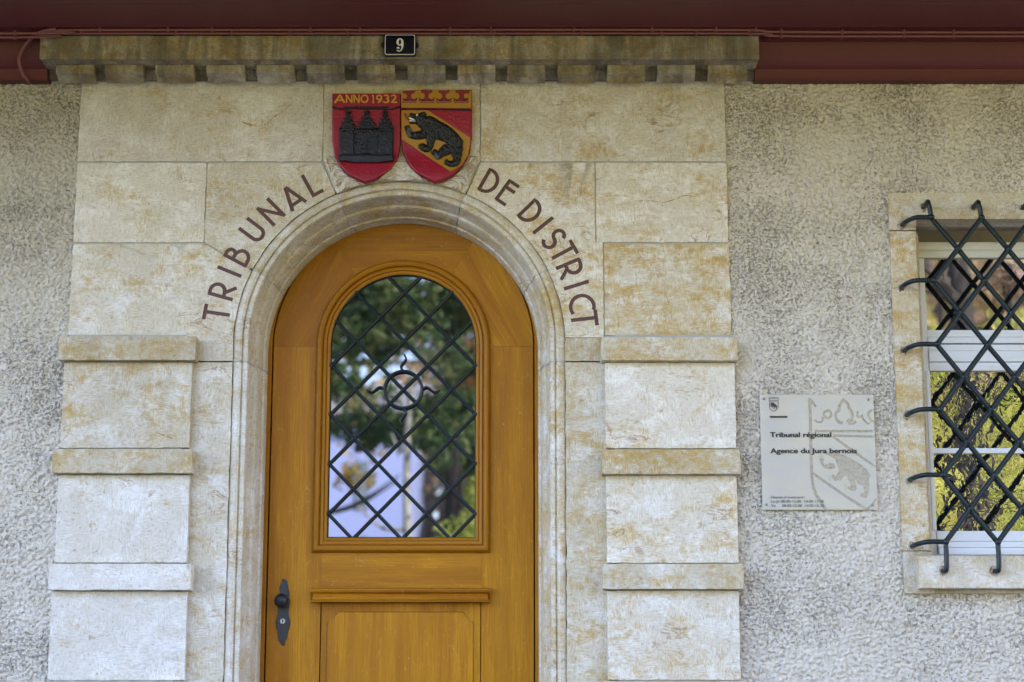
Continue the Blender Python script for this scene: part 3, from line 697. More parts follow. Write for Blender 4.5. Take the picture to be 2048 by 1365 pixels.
# fur highlights carved as short locks
bm = bmesh.new()
for k in range(60):
    t = random.random(); cx = 1110+t*400+random.uniform(-35, 35); cy = 520+t*270+random.uniform(-50, 70)
    if cy > 900: continue
    L = random.uniform(12, 26); d = random.uniform(.9, 1.7)
    ins, _ = inpoly(np.array([cx]), np.array([cy]), [(a, b) for a, b in BEAR])
    if not ins[0] or _[0] < 12: continue
    y = ysurf(cx, cy)-.0205
    p0 = q3(cx, cy, YS); p1 = q3(cx+L*math.cos(d), cy+L*math.sin(d), YS)
    tube(bm, [(p0[0], y, p0[1]), ((p0[0]+p1[0])/2, y-.0018, (p0[1]+p1[1])/2), (p1[0], y, p1[1])], [.0006, .0019, .0006], 5)
mk('fur_lock', bm, GREYP, bearp, smooth=True)
# left shield: band, castle, date
overlay('date_band', [(135, 209), (881, 208), (881, 350), (760, 380), (510, 352), (250, 380), (135, 348)], RED, rootL, .005)
solid_px('black_band_strip', [[(135, 350), (250, 384), (240, 390), (135, 372)], [(881, 350), (765, 385), (775, 390), (881, 368)], [(262, 357), (755, 357), (755, 386), (262, 384)]], BLACK, rootL, 0, .009)  # black bar and black side marks below the date band
def gable(cx, w, ztop=395, zb=605):
    pl = [[(cx-w, zb), (cx+w, zb), (cx+w*.78, zb-28), (cx+7, ztop+35), (cx-7, ztop+35), (cx-w*.78, zb-28)]]
    for t in (0, .33, .66, .95):
        for s in (-1, 1): pl.append(disc(cx+s*(w*1.02*(1-t)+10*t+4), zb-18-t*(zb-ztop-75), 14, 8))
    pl += [[(cx-7, ztop+45), (cx-7, ztop-2), (cx+7, ztop-2), (cx+7, ztop+45)], [(cx-30, ztop+12), (cx+30, ztop+12), (cx+30, ztop+34), (cx-30, ztop+34)]]
    return pl
castle = solid_px('castle', [[(222, 628), (800, 628), (796, 900), (218, 900)], [(210, 600), (378, 600), (378, 632), (214, 632)], [(640, 600), (803, 600), (800, 635), (640, 632)], [(390, 612), (636, 612), (636, 640), (390, 640)]], BLACK, rootL, 0, .013, .0015)
solid_px('gable', gable(308, 74), BLACK, rootL, 0, .017); solid_px('gable', gable(514, 104), BLACK, rootL, 0, .0155); solid_px('gable', gable(714, 74), BLACK, rootL, 0, .017)
solid_px('tower', [[(222, 634), (375, 634), (375, 905), (218, 905)]], BLACK, rootL, 0, .021, .003); solid_px('tower', [[(645, 634), (799, 634), (796, 905), (645, 905)]], BLACK, rootL, 0, .021, .003)
solid_px('gate_arch', [ribbon([(440, 900), (440, 800)]+[(512+72*math.cos(R(a)), 800-62*math.sin(R(a))) for a in range(165, 10, -15)]+[(584, 800), (584, 900)], 20), ribbon([(455, 825), (570, 825)], 9), ribbon([(512, 770), (512, 900)], 9), ribbon([(468, 875), (556, 875)], 9)], BLACK, rootL, .01, .020, .001)
for q0 in (384, 622): solid_px('wall_rib', [[(q0, 640), (q0+14, 640), (q0+14, 900), (q0, 900)]], BLACK, rootL, .01, .017, .001)
solid_px('plinth', [[(210, 905), (803, 905), (805, 965), (640, 978), (390, 978), (207, 962)], [(216, 888), (800, 888), (800, 906), (214, 906)]], BLACK, rootL, 0, .026, .003)
solid_px('window_slit', [[(292, 690), (306, 680), (316, 700), (314, 840), (298, 850)]], GREYP, rootL, .01, .022); solid_px('window_slit', [[(704, 690), (718, 680), (727, 700), (722, 815), (704, 820)]], CHIP, rootL, .01, .022)
for pl in ([(645, 850), (680, 830), (700, 850), (690, 870), (660, 865)], [(735, 815), (770, 808), (785, 840), (768, 890), (755, 870), (740, 860)], [(705, 938), (750, 930), (752, 938), (712, 945)]):
    solid_px('paint_chip', [pl], CHIP, rootL, .01, .0215 if pl[0][1] < 900 else .0268, .0004)
AN = {'A': (.8, [[(.0, 0), (.42, 1)], [(.42, 1), (.8, 0)], [(.14, .32), (.64, .32)], [(-.06, .0), (.1, .04)]]), 'N': (.75, [[(.08, 0), (.08, 1)], [(.08, 1), (.67, 0)], [(.67, 0), (.67, 1)], [(-.02, .97), (.12, .97)]]),
      'O': (.85, [arc(.42, .5, .38, .46, 0, 360, 20)]), '1': (.35, [[(.18, 0), (.18, 1)], [(.02, .86), (.18, .97)], [(.05, .03), (.31, .03)]]),
      '9': (.55, [arc(.27, .68, .22, .29, 0, 360, 16), arc(.0, .68, .5, .70, 0, -70, 8)]), '3': (.5, [arc(.2, .75, .22, .22, 150, -90, 10), arc(.2, .28, .26, .26, 90, -160, 12)]),
      '2': (.55, [arc(.24, .72, .22, .25, 165, -20, 10)+[(.35, .45), (.04, .05)], [(.02, .05), (.54, .05)], [(.54, .0), (.54, .16)]])}
cur = 172; 
for ch, xx, x2 in zip('ANNO1932', (168, 285, 368, 448, 570, 616, 700, 778), (270, 358, 436, 530, 596, 680, 756, 838)):
    w, st = AN[ch]; H = 84; base = 314; HX = (x2-xx)/w
    bm = bmesh.new()
    for k, s_ in enumerate(st):
        q = [(xx+a*HX, base-b*H) for a, b in ribbon(s_, .15)]; n = len(q)//2
        for i in range(n-1):
            quad = [q[i], q[i+1], q[2*n-2-i], q[2*n-1-i]]; y = ysurf(*quad[0])
            prism(bm, [q3(a, b, YS) for a, b in quad], y-.0086-k*.0001, y)
    mk('date_letter', bm, GOLDL, rootL)

# ------------------------------------------------------------ door
DC = X(807, 690, YD); DR = (X(1066.5, 690, YD)-X(548, 690, YD))/2; DS = Z(693, YD)
FRM_R = DR+.012
door = thing('door', (DC, YD, ZB), 'honey brown oak door with round top, arched lattice glazing and black handle plate', 'door')
def uvs(o, ang):
    me = o.data; uvl = me.uv_layers.new(name='grain'); ox, oz = wloc(o).x, wloc(o).z
    ca, sa = math.cos(ang), math.sin(ang)
    n = len(me.loops); vi = np.empty(n, 'i'); me.loops.foreach_get('vertex_index', vi)
    co = np.empty(len(me.vertices)*3, 'f'); me.vertices.foreach_get('co', co); co = co.reshape(-1, 3)[vi]
    x = co[:, 0]+ox; z = co[:, 2]+oz; y = co[:, 1]
    u = x*ca+z*sa; v = -x*sa+z*ca+y*.7
    uvl.data.foreach_set('uv', np.stack([u, v], 1).ravel().astype('f'))
def wood(name, pts, ang, y0=YD, y1=YD+.055, bev=.0008, tone=1, parent=None):
    bm = bmesh.new(); prism(bm, pts, y0, y1, bev, 1); o = mk(name, bm, WOOD, parent or door, (tone, tone, tone), smooth=30); uvs(o, ang); return o
Gc = X(807, 690, YD); GS = Z(691, YD)       # glazing axis and spring
GR = (X(953.5, 690, YD)-X(661, 690, YD))/2; GB = Z(1077, YD)
MR = (X(982, 690, YD)-X(632.5, 690, YD))/2; MB_ = Z(1107, YD)
print('door', DC, DR, DS, 'glass', Gc, GR, GS, GB)
def dp(r, a, c=None, s=None): return ((DC if c is None else c)+r*math.cos(R(a)), (DS if s is None else s)+r*math.sin(R(a)))
V = [(X(574, 693, YD), DS), (X(679, 502, YD), Z(502, YD)), (X(934, 502, YD), Z(502, YD)), (X(1037, 693, YD), DS)]
def angp(p): return math.degrees(math.atan2(p[1]-DS, p[0]-DC))
a1 = angp(V[1]); a2 = angp(V[2])
gi = GR+.03
wood('arch_board', [dp(DR, 180), V[0], V[1]]+[dp(DR, a1+(180-a1)*k/20) for k in range(21)][:-1], R(62), tone=.86)
wood('arch_board', [V[1], V[2]]+[dp(DR, a2+(a1-a2)*k/20) for k in range(21)], 0, tone=.80)
wood('arch_board', [V[3], dp(DR, 0)]+[dp(DR, a2*k/20) for k in range(1, 21)]+[V[2]], R(-62), tone=.86)
def gl(a, r=gi): return (Gc+r*math.cos(R(a)), DS+r*math.sin(R(a)))
wood('arch_board', [V[0], (Gc-gi, DS)]+[gl(180-(180-a1)*k/12) for k in range(1, 13)]+[V[1]], R(60), tone=.95)
wood('arch_board', [V[1]]+[gl(a1+(a2-a1)*k/12) for k in range(13)]+[V[2]], 0, tone=.90)
wood('arch_board', [V[2]]+[gl(a2*(1-k/12)) for k in range(13)]+[V[3]], R(-60), tone=.95)
xs0 = X(642, 1150, YD); xs1 = X(963, 1150, YD)
wood('stile', [(DC-DR, ZB+.01), (xs0, ZB+.01), (xs0, MB_), (Gc-GR-.01, MB_), (Gc-GR-.01, DS-.0005), (DC-DR, DS-.0005)], PI/2)
wood('stile', [(xs1, ZB+.01), (DC+DR, ZB+.01), (DC+DR, DS-.0005), (Gc+GR+.01, DS-.0005), (Gc+GR+.01, MB_), (xs1, MB_)], PI/2, tone=.94)
wood('mid_rail', [(xs0+.0008, Z(1196, YD)), (xs1-.0008, Z(1196, YD)), (xs1-.0008, GB-.005), (xs0+.0008, GB-.005)], 0)
wood('lower_panel', [(xs0+.004, ZB+.01), (xs1-.004, ZB+.01), (xs1-.004, Z(1206, YD)), (xs0+.004, Z(1206, YD))], PI/2, y0=YD+.007, tone=.95)
# raised field with hollow corners
px0, px1, pzt = X(653, 1290, YD), X(947.5, 1290, YD), Z(1224, YD); cw = .048
hollow = lambda cx, cz, a0, a1_: [(cx+cw*math.cos(R(a0+(a1_-a0)*k/8)), cz+cw*math.sin(R(a0+(a1_-a0)*k/8))) for k in range(9)]
cL = [(px0, pzt-cw), (px0+.012, pzt-cw+.006), (px0+.026, pzt-cw+.018), (px0+.038, pzt-.016), (px0+cw, pzt)]
cR = [(px1-(p[0]-px0), p[1]) for p in cL][::-1]
wood('panel_field', [(px0, ZB+.1), ]+cL+cR+[(px1, ZB+.1)], PI/2, y0=YD+.002, y1=YD+.03, bev=.0035, tone=1.02)
bm = bmesh.new(); path = [(px0, ZB+.1)]+cL+cR+[(px1, ZB+.1)]
for q0, q1 in zip(path, path[1:]):
    rb = ribbon([q0, q1], .003); prism(bm, rb, YD+.0062, YD+.012)
mk('panel_groove', bm, paint('groove_brown', (.07, .025, .01), .7), door)
# glazing moulding, swept and mitred
def outline(c, s, r, zb, n=40):
    return [(c-r, zb)]+[(c+r*math.cos(R(180-180*k/n)), s+r*math.sin(R(180-180*k/n))) for k in range(n+1)]+[(c+r, zb)]
def sweep_frame(name, prof, parent, mat, tone=1):
    bm = bmesh.new(); rings = []
    n = 40
    for off, y in prof:
        o = outline(Gc, GS, GR+off, GB-off*1.0, n); rings.append([bm.verts.new((x, y, z)) for x, z in o])
    m = len(rings[0])
    for a, b in zip(rings, rings[1:]):
        for i in range(m): bm.faces.new((a[i], a[(i+1) % m], b[(i+1) % m], b[i]))
    o = mk(name, bm, mat, parent, (tone,)*3, smooth=30)
    return o
mw = MR-GR
mp = [(-.002, YD+.03), (-.002, YD-.004), (.004, YD-.008), (.010, YD-.008), (.011, YD-.003), (.014, YD-.003), (.015, YD-.012), (.020, YD-.016), (.026, YD-.017), (.028, YD-.012),
      (.031, YD-.011), (.032, YD-.020), (.036, YD-.026), (.044, YD-.029), (.052, YD-.027), (mw-.005, YD-.020), (mw-.001, YD-.010), (mw, YD+.002)]
mo = sweep_frame('glazing_moulding', mp, door, WOOD, .92)
# uv along the sweep
me = mo.data; uvl = me.uv_layers.new(name='grain'); ox, oz = wloc(mo).x, wloc(mo).z
for lp in me.loops:
    c = me.vertices[lp.vertex_index].co; x = c.x+ox-Gc; z = c.z+oz-GS
    if z > 0: r = math.hypot(x, z); uvl.data[lp.index].uv = (math.atan2(z, x)*.33, r)
    elif abs(x) > GR-.004+max(0, (GB-GS-z)): uvl.data[lp.index].uv = (z, abs(x))
    else: uvl.data[lp.index].uv = (x, z)
bm = bmesh.new(); prism(bm, outline(Gc, GS, GR+.004, GB-.004), YD+.012, YD+.02); mk('glass_pane', bm, GLASS_D, door)
# transom ledge
zl0, zl1 = Z(1204, YD-.05), Z(1177, YD-.05); lx0, lx1 = X(621, 1190, YD-.045), X(979.5, 1190, YD-.045)
def ledge(bm, prof, x0, x1):
    rings = []
    for s in (0, 1):
        rings.append([bm.verts.new(((x0+i_ if s == 0 else x1-i_), y, z)) for i_, y, z in prof])
    a, b = rings
    for i in range(len(prof)): bm.faces.new((a[i], a[(i+1) % len(prof)], b[(i+1) % len(prof)], b[i]))
    bm.faces.new(a); bm.faces.new(b[::-1])
h = zl1-zl0
pr = [(.0, YD+.001, zl1+.004), (.002, YD-.040, zl1+.003), (0, YD-.048, zl1-.002), (-.001, YD-.050, zl1-.009), (.001, YD-.046, zl1-.016), (.004, YD-.038, zl1-.019),
      (.008, YD-.032, zl1-.024), (.009, YD-.030, zl0+.022), (.006, YD-.034, zl0+.013), (.001, YD-.044, zl0+.005), (-.003, YD-.052, zl0+.003), (-.003, YD-.052, zl0), (.0, YD+.001, zl0)]
bm = bmesh.new(); ledge(bm, pr, lx0, lx1); o = mk('ledge_moulding', bm, WOOD, door, (.9, .85, .8), smooth=25); uvs(o, 0)
# frame of the door behind the stone
bm = bmesh.new()
outer = [(DC-R3-.03, ZB)]+[(DC+(R3+.03)*math.cos(R(180-a)), DS+(R3+.03)*math.sin(R(180-a))) for a in range(0, 181, 4)]+[(DC+R3+.03, ZB)]
inner = [(DC-DR-.006, ZB)]+[(DC+(DR+.006)*math.cos(R(180-a)), DS+(DR+.006)*math.sin(R(180-a))) for a in range(0, 181, 4)]+[(DC+DR+.006, ZB)]
for y0 in (YD-.004,):
    vo = [bm.verts.new((x, y0, z)) for x, z in outer]; vi = [bm.verts.new((x, y0, z)) for x, z in inner]; vb = [bm.verts.new((x, y0+.08, z)) for x, z in inner]
    for i in range(len(vo)-1): bm.faces.new((vo[i], vo[i+1], vi[i+1], vi[i])); bm.faces.new((vi[i], vi[i+1], vb[i+1], vb[i]))
o = mk('door_frame', bm, WOOD, door, (.85, .8, .78), smooth=30); uvs(o, PI/2)
bm = bmesh.new(); box(bm, DC-DR-.15, DC+DR+.15, YD+.07, YD+.09, ZB, DS+DR+.15); mk('rebate_back', bm, DARK, door)
# iron lattice in the glazing
lat = bmesh.new(); N0 = (X(806.5, 780, YD), Z(780, YD)); dx = (X(903, 780, YD)-X(709.5, 780, YD))/4; dz = (Z(682, YD)-Z(878, YD))/4
def inside(x, z): return (z > GB+.002) and (abs(x-Gc) < GR) and (z < GS or math.hypot(x-Gc, z-GS) < GR)
for sg in (-1, 1):
    for k in range(-12, 13, 2):
        ok = []
        for i in range(-1400, 1401):
            t = i/100; x = N0[0]+(t+k/1.0)*dx; z = N0[1]+sg*t*dz
            if inside(x, z): ok.append((x, z))
        if len(ok) > 12:
            y = YD+.002+(.002 if sg > 0 else 0)
            tube(lat, [(ok[0][0], y, ok[0][1]), (ok[-1][0], y, ok[-1][1])], .0078, 8)
for i in range(-8, 9):
    for j in range(-8, 9):
        if (i+j) % 2 == 0:
            x, z = N0[0]+i*dx, N0[1]+j*dz
            if inside(x, z): ball(lat, (x, YD-.003, z), .0092, (1, .9, 1), 8, 6)
# fine bars between the ring need no more
lattice = mk('iron_lattice', lat, IRON, door, smooth=True)
bm = bmesh.new(); rr = .083
tube(bm, [(N0[0]+rr*math.cos(a), YD-.006, N0[1]+rr*math.sin(a)) for a in [2*PI*k/40 for k in range(41)]], .0068, 8)
for a0 in (0, 90, 180, 270):
    pts = []; 
    for k in range(13):
        t = k/12; r = rr+t*.078; w = .011*math.sin(t*2*PI)*(1 if a0 in (0, 90) else -1)*(1 if a0 != 270 else -1)
        d = Vector((math.cos(R(a0)), 0, math.sin(R(a0)))); n = Vector((-d.z, 0, d.x)); pts.append(Vector((N0[0], YD-.006, N0[1]))+d*r+n*w)
    tube(bm, pts, [.0062-.0035*k/12 for k in range(13)], 7)
mk('sun_ornament', bm, IRON, lattice, smooth=True)
bm = bmesh.new(); ol = outline(Gc, GS, GR-.002, GB+.002); tube(bm, [(x, YD+.006, z) for x, z in ol]+[(ol[0][0], YD+.006, ol[0][1])], .005, 6); mk('iron_edge', bm, IRON, lattice, smooth=True)
# handle
def qh(a, b): p = W(520+a*.1245, 1140+b*.1245, YD); return (p.x, p.z)
HP = [(355, 148), (395, 148), (428, 172), (440, 205), (436, 235), (450, 262), (446, 305), (466, 335), (478, 375), (470, 415), (458, 440), (476, 470), (486, 505), (478, 560), (462, 578), (470, 604), (458, 625), (452, 690), (466, 750), (484, 800), (488, 850), (480, 915), (456, 975), (436, 992), (448, 1015), (440, 1035), (428, 1068), (428, 1110), (410, 1140),
      (392, 1168), (388, 1192), (398, 1222), (365, 1215), (336, 1192), (318, 1160), (322, 1140), (300, 1132), (304, 1105), (290, 1060), (296, 1030), (284, 990), (262, 925), (255, 850), (270, 770), (292, 710), (298, 650), (290, 590), (300, 560), (300, 440), (318, 400), (320, 345), (316, 290), (332, 240), (362, 212), (370, 180)]
bm = bmesh.new(); prism(bm, [qh(a, b) for a, b in HP], YD-.006, YD+.001, .0022, 2); plate = mk('handle_plate', bm, IRONB, door, smooth=35)
kc = qh(358, 505); bm = bmesh.new()
prof = [(.0, -.066), (.005, -.066), (.006, -.063), (.007, -.0625), (.014, -.061), (.022, -.056), (.028, -.047), (.0305, -.038), (.028, -.030), (.020, -.024), (.012, -.020), (.011, -.012), (.016, -.007), (.018, -.004)]
rings = []
for r, y in prof:
    rings.append([bm.verts.new((kc[0]+.0+max(r, .0003)*(1+.012*math.cos(k*PI))*math.cos(2*PI*k/32), YD+y, kc[1]+max(r, .0003)*(1+.012*math.cos(k*PI))*math.sin(2*PI*k/32))) for k in range(32)])
for a, b in zip(rings, rings[1:]):
    for k in range(32): bm.faces.new((a[k], a[(k+1) % 32], b[(k+1) % 32], b[k]))
bm.faces.new(rings[0]); mk('knob', bm, IRONB, plate, smooth=True)
lc = qh(368, 828); bm = bmesh.new(); prism(bm, [(lc[0]+.0118*math.cos(2*PI*k/24), lc[1]+.0118*math.sin(2*PI*k/24)) for k in range(24)], YD-.010, YD-.004, .001); mk('lock_cylinder', bm, STEEL, plate, smooth=30)
bm = bmesh.new(); prism(bm, [(lc[0]-.0016, lc[1]-.0075), (lc[0]+.0016, lc[1]-.0075), (lc[0]+.0026, lc[1]+.001), (lc[0]+.0016, lc[1]+.008), (lc[0]-.0016, lc[1]+.008), (lc[0]-.0022, lc[1]+.001)], YD-.0105, YD-.0095); mk('keyhole', bm, DARK, plate)
for a, b in ((378, 185), (355, 1150)):
    c = qh(a, b); bm = bmesh.new(); ball(bm, (c[0], YD-.0065, c[1]), .0036, (1, .5, 1), 10, 6); mk('screw', bm, IRONB, plate, smooth=True)

# ------------------------------------------------------------ window on the right
YW = .20
wx0 = X(1778, 463); ix0 = X(1831, 463, 0)          # outer and inner edges of the stone surround
WW = 1.12; ix1 = ix0+WW; wx1 = ix1+(ix0-wx0)
wzt = Z(388); wzl = Z(440); wzs = Z(1102); wzb = Z(1188)
win = thing('window', ((ix0+ix1)/2, 0, wzb), 'white framed casement window with grey stone surround and iron grille at the right edge', 'window')
sx = .002
def sblock(name, pts, y0, col, y1=.12, bev=.004): 
    bm = bmesh.new(); prism(bm, jitter(pts, .02, .001), y0, y1, bev, 2); return mk(name, bm, STONE, win, col, smooth=35)
sblock('lintel', [(wx0, Z(462)), (ix0+.0, Z(462)), (ix0+.0, wzl), (ix1, wzl), (ix1, Z(462)), (wx1, Z(462)), (wx1, wzt), (wx0, wzt)], -.014, (.42, .95, .12))
# jambs with splayed reveals
YR = YW+.04; spl = .056
for s, a, b in ((1, wx0, ix0), (-1, wx1, ix1)):
    bm = bmesh.new(); z0, z1 = wzs, Z(464.5)
    o4 = [(a, -.014), (b-s*.004, -.014), (b, -.010), (b+s*.012, .03), (b+s*.018, .035), (b+s*spl, YR), (b+s*spl, YR+.02), (a, YR+.02)]
    nseg = 40; rings = [[bm.verts.new((x+noise.noise(Vector((z0+(z1-z0)*k/nseg*20, i, 2)))*.0012, y, z0+(z1-z0)*k/nseg)) for i, (x, y) in enumerate(o4)] for k in range(nseg+1)]
    for q, r_ in zip(rings, rings[1:]):
        for i in range(len(o4)): bm.faces.new((q[i], q[(i+1) % len(o4)], r_[(i+1) % len(o4)], r_[i]))
    bm.faces.new(rings[0]); bm.faces.new(rings[-1][::-1])
    mk('jamb', bm, STONE, win, (.62, 1.0, .10), smooth=25)
bm = bmesh.new()   # soffit slab above, chamfered
vs = [(-.010, wzl+.003), (.03, wzl+.012), (.035, wzl+.014), (YR, wzl+.016), (YR, wzl+.08), (-.010, wzl+.08)]
prof_x(bm, vs, ix0-.02, ix1+.02); mk('lintel_soffit', bm, STONE, win, (.3, .8, .35))
sblock('sill_end', [(wx0+.0, wzb), (ix0+.012, wzb), (ix0+.012, wzs-.004), (wx0, wzs-.004)], -.014, (.45, .92, .25))
sblock('sill_end', [(ix1-.012, wzb), (wx1, wzb), (wx1, wzs-.004), (ix1-.012, wzs-.004)], -.014, (.45, .92, .25))
slx0 = X(1838, 1150, -.07); zst, zsb = Z(1113, -.07), Z(1177, -.07)
bm = bmesh.new(); n_ = 60
prof_x(bm, [(YR, zst+.03), (.0, zst+.014), (-.066, zst+.002), (-.07, zst-.003), (-.07, zsb+.003), (-.067, zsb), (YR, zsb)], slx0, ix1+.02, n=60); mk('sill', bm, STONE, win, (.42, 1.0, .12), smooth=30)
bm = bmesh.new(); box(bm, ix0+.0125, ix1-.0125, -.011, .1, wzb, zsb-.0005, .002); mk('sill_base', bm, STONE, win, (.4, .8, .35))
# timber frame
fx0 = X(1846, 560, YW); fx1 = fx0+(ix1-ix0)+ (ix0-fx0)*2
def fr(name, bars, mat=PVC, bev=.003):
    bm = bmesh.new()
    for (x0, x1, y0, y1, z0, z1) in bars: box(bm, x0, x1, y0, y1, z0, z1, bev, 2)
    return mk(name, bm, mat, win, smooth=30)
zw = lambda p, y=YW: Z(p, y)
fr('frame_head', [(fx0-.05, fx1+.05, YW+.005, YR+.03, zw(500), zw(484)), (fx0-.05, fx1+.05, YW-.002, YR+.02, zw(516), zw(500.8))], CREAMP)
gx0 = X(1852, 600, YW); gx1 = fx1-(gx0-fx0)
fr('frame_post', [(fx0-.06, gx0, YW+.001, YR+.03, zw(1115), zw(517))]); fr('frame_post', [(gx1, fx1+.06, YW+.001, YR+.03, zw(1115), zw(517))])
fr('transom', [(gx0+.0005, gx1-.0005, YW+.004, YR, zw(674), zw(660)), (gx0+.0005, gx1-.0005, YW-.006, YR, zw(687), zw(675.2)), (gx0+.0005, gx1-.0005, YW-.002, YR, zw(702), zw(689.5)), (gx0+.0005, gx1-.0005, YW-.012, YR, zw(724.5), zw(703))])
sl0 = X(1856.5, 860, YW)
fr('sash', [(gx0+.001, gx1-.001, YW-.004, YR, zw(742), zw(725.5)), (gx0+.001, sl0, YW-.005, YR, zw(1062), zw(742.5)), (gx1-.018, gx1-.001, YW-.005, YR, zw(1062), zw(742.5)), (sl0+.0005, gx1-.0185, YW, YR, zw(907), zw(896.5)),
            (gx0+.001, gx1-.001, YW-.004, YR, zw(1083), zw(1062.5)), (gx0+.001, gx1-.001, YW-.020, YR, zw(1096), zw(1084.3)), (gx0+.001, gx1-.001, YW-.036, YR, zw(1113), zw(1097.2))])
cxm = (gx0+gx1)/2
fr('meeting_stile', [(cxm-.035, cxm+.035, YW-.010, YR, zw(1062), zw(742.5))])
def pane(name, z0, z1, mat, x0=gx0+.0005, x1=gx1-.0005, tilt=0):
    bm = bmesh.new(); box(bm, x0, x1, YW+.016, YW+.022, z0, z1); return mk(name, bm, mat, win)
pane('glass_pane', zw(660.5), zw(516.5), GLASS_U)
pane('glass_pane', zw(896.5), zw(742), GLASS_L); pane('glass_pane', zw(1063), zw(907), GLASS_L)

# grille
YG = -.105; YS0 = -.012
gr = thing('window_grille', (ix0+.5, YG, wzb), 'dark green iron grille of diamond bars bolted into the stone around the window', 'grille')
gc0 = X(1867.5, 565, YG); gdx = (X(2024, 627, YG)-X(1922, 631, YG))/2; gzt = Z(436, YG); gzb = Z(1084, YG); gdz = (gzt-gzb)/10
ncol = 11
gcx = lambda i: gc0+i*gdx
bm = bmesh.new()
def node(i, j): return Vector((gcx(i), YG, gzt-j*gdz))
def wob(p, k): return Vector((p.x+noise.noise(p*3+Vector((k, 0, 0)))*.004, p.y, p.z+noise.noise(p*3+Vector((0, k, 0)))*.004))
NC = 10
for s in (1, -1):
    for st in range(-10, NC+11, 2):
        pts = []
        for j in range(11):
            i = st+s*j
            if 0 <= i <= NC: pts.append(wob(node(i, j), 0)+Vector((0, s*.004, 0)))
        if len(pts) > 1: tube(bm, pts, .0112, 10)
for i in range(0, NC+1):
    for j in range(11):
        if (i+j) % 2 == 0: ball(bm, wob(node(i, j), 0)-Vector((0, .004, 0)), .0142, (1, 1, 1), 10, 8)
mk('diamond_bars', bm, IRON, gr, smooth=True)
def anchor(pts): 
    bm = bmesh.new(); tube(bm, smoothpath(pts, 5), .0106, 10); o = mk('anchor_hook', bm, IRON, gr, smooth=True)
    e = Vector(pts[-1]); bm = bmesh.new(); yq = -.014 if e.y > -.03 else -.07
    ball(bm, (e.x, yq, e.z), .019, (1+random.uniform(-.2, .2), .16, 1+random.uniform(-.2, .2)), 12, 6)
    for v in bm.verts: v.co += noise.noise_vector(v.co*90)*.003*Vector((1, .2, 1)).length
    mk('mortar_plug', bm, PLUG, o, smooth=True); return o
rb = .022
for j in range(0, 11, 2):
    for s in (1, -1):
        p = wob(node(0 if s == 1 else NC, j), 0); L = .105 if s == 1 else .105
        if j == 0: L = .09
        dz_ = -.004*(-1)**j
        anchor([p, p+Vector((-s*L*.5, 0, .001)), p+Vector((-s*(L-rb), 0, -.001)), p+Vector((-s*(L-.003), .02, -.004)), p+Vector((-s*(L+.012), .05, -.008)), Vector((p.x-s*(L+.018), .01, p.z-.010))])
for i in range(0, NC+1, 2):
    p = wob(node(i, 0), 0); t = Vector((-.008, 0, .07)); anchor([p, p+Vector((-.004, 0, .04)), p+t-Vector((0, 0, .012)), p+t+Vector((0, .012, .004)), p+t+Vector((-.002, .05, .002)), Vector((p.x-.011, .01, p.z+.07))])
    p = wob(node(i, 10), 0); t = Vector((-.001, 0, -.118)); anchor([p, p+Vector((.001, 0, -.06)), p+t+Vector((0, 0, .014)), p+t+Vector((-.003, .01, -.001)), p+t+Vector((-.010, .04, .002))])

# ------------------------------------------------------------ sign plate
YP = -.014
sg0, sg1 = X(1522, 905, YP), X(1751.5, 905, YP); sz0, sz1 = Z(1020, YP), Z(789.5, YP)
sign = thing('sign_plate', ((sg0+sg1)/2, YP, sz0), 'square frosted acrylic court sign with black text screwed to the rough wall', 'sign')
bm = bmesh.new(); box(bm, sg0, sg1, YP, YP+.004, sz0, sz1, .0008); mk('acrylic_panel', bm, CLEAR, sign)
def qs(a, b): p = W(1500+a*.21978, 760+b*.21978, YP); return (p.x, p.z)
bm = bmesh.new(); box(bm, sg0+.0005, sg1-.0005, YP+.0045, YP+.006, sz0+.0005, sz1-.0005)
film = mk('frosted_film', bm, FROST, sign)
cb = bmesh.new(); kk = [0]
def cutp(pts): kk[0] += 1; prism(cb, [qs(a, b) for a, b in pts], YP+.003-kk[0]*.00002, YP+.008+kk[0]*.00002)
def cuts(pts, w, closed=False):
    q = ribbon(pts, w*1.45); n = len(q)//2; cutp(q)
cuts([(545, 165), (552, 400), (556, 640), (562, 860), (575, 960), (600, 1040), (640, 1100), (690, 1180)], 20)
cutp([(530, 160), (580, 190), (608, 240), (598, 250), (556, 215)])
cuts([(590, 466), (1122, 466)], 16); cuts([(758, 506), (1135, 516)], 16)
cuts([(755, 512), (900, 620), (1150, 795)], 17); cuts([(572, 850), (800, 1010), (1060, 1180)], 18); cuts([(1065, 1176), (1120, 1130), (1150, 1080)], 14)
def ring_cut(cx, cy, rx, ry, w, a0, a1): cuts([(cx+rx*math.cos(R(a0+(a1-a0)*k/22)), cy+ry*math.sin(R(a0+(a1-a0)*k/22))) for k in range(23)], w)
ring_cut(708, 312, 34, 34, 17, -250, 100)
cuts([(590, 360), (612, 385), (650, 385), (668, 360), (655, 335)], 13)
cuts([(820, 280), (795, 285), (778, 320), (790, 365), (820, 392), (850, 388)], 20); cuts([(812, 285), (815, 235), (850, 180), (890, 215), (905, 260), (925, 290), (935, 330), (925, 365), (890, 365)], 20); cuts([(885, 365), (905, 395), (945, 398), (965, 375)], 16)
ring_cut(1000, 312, 24, 24, 14, 0, 250); cuts([(1015, 330), (1040, 365), (1070, 398), (1095, 395)], 14); cuts([(1120, 275), (1085, 290), (1078, 330), (1105, 372), (1126, 375)], 15)
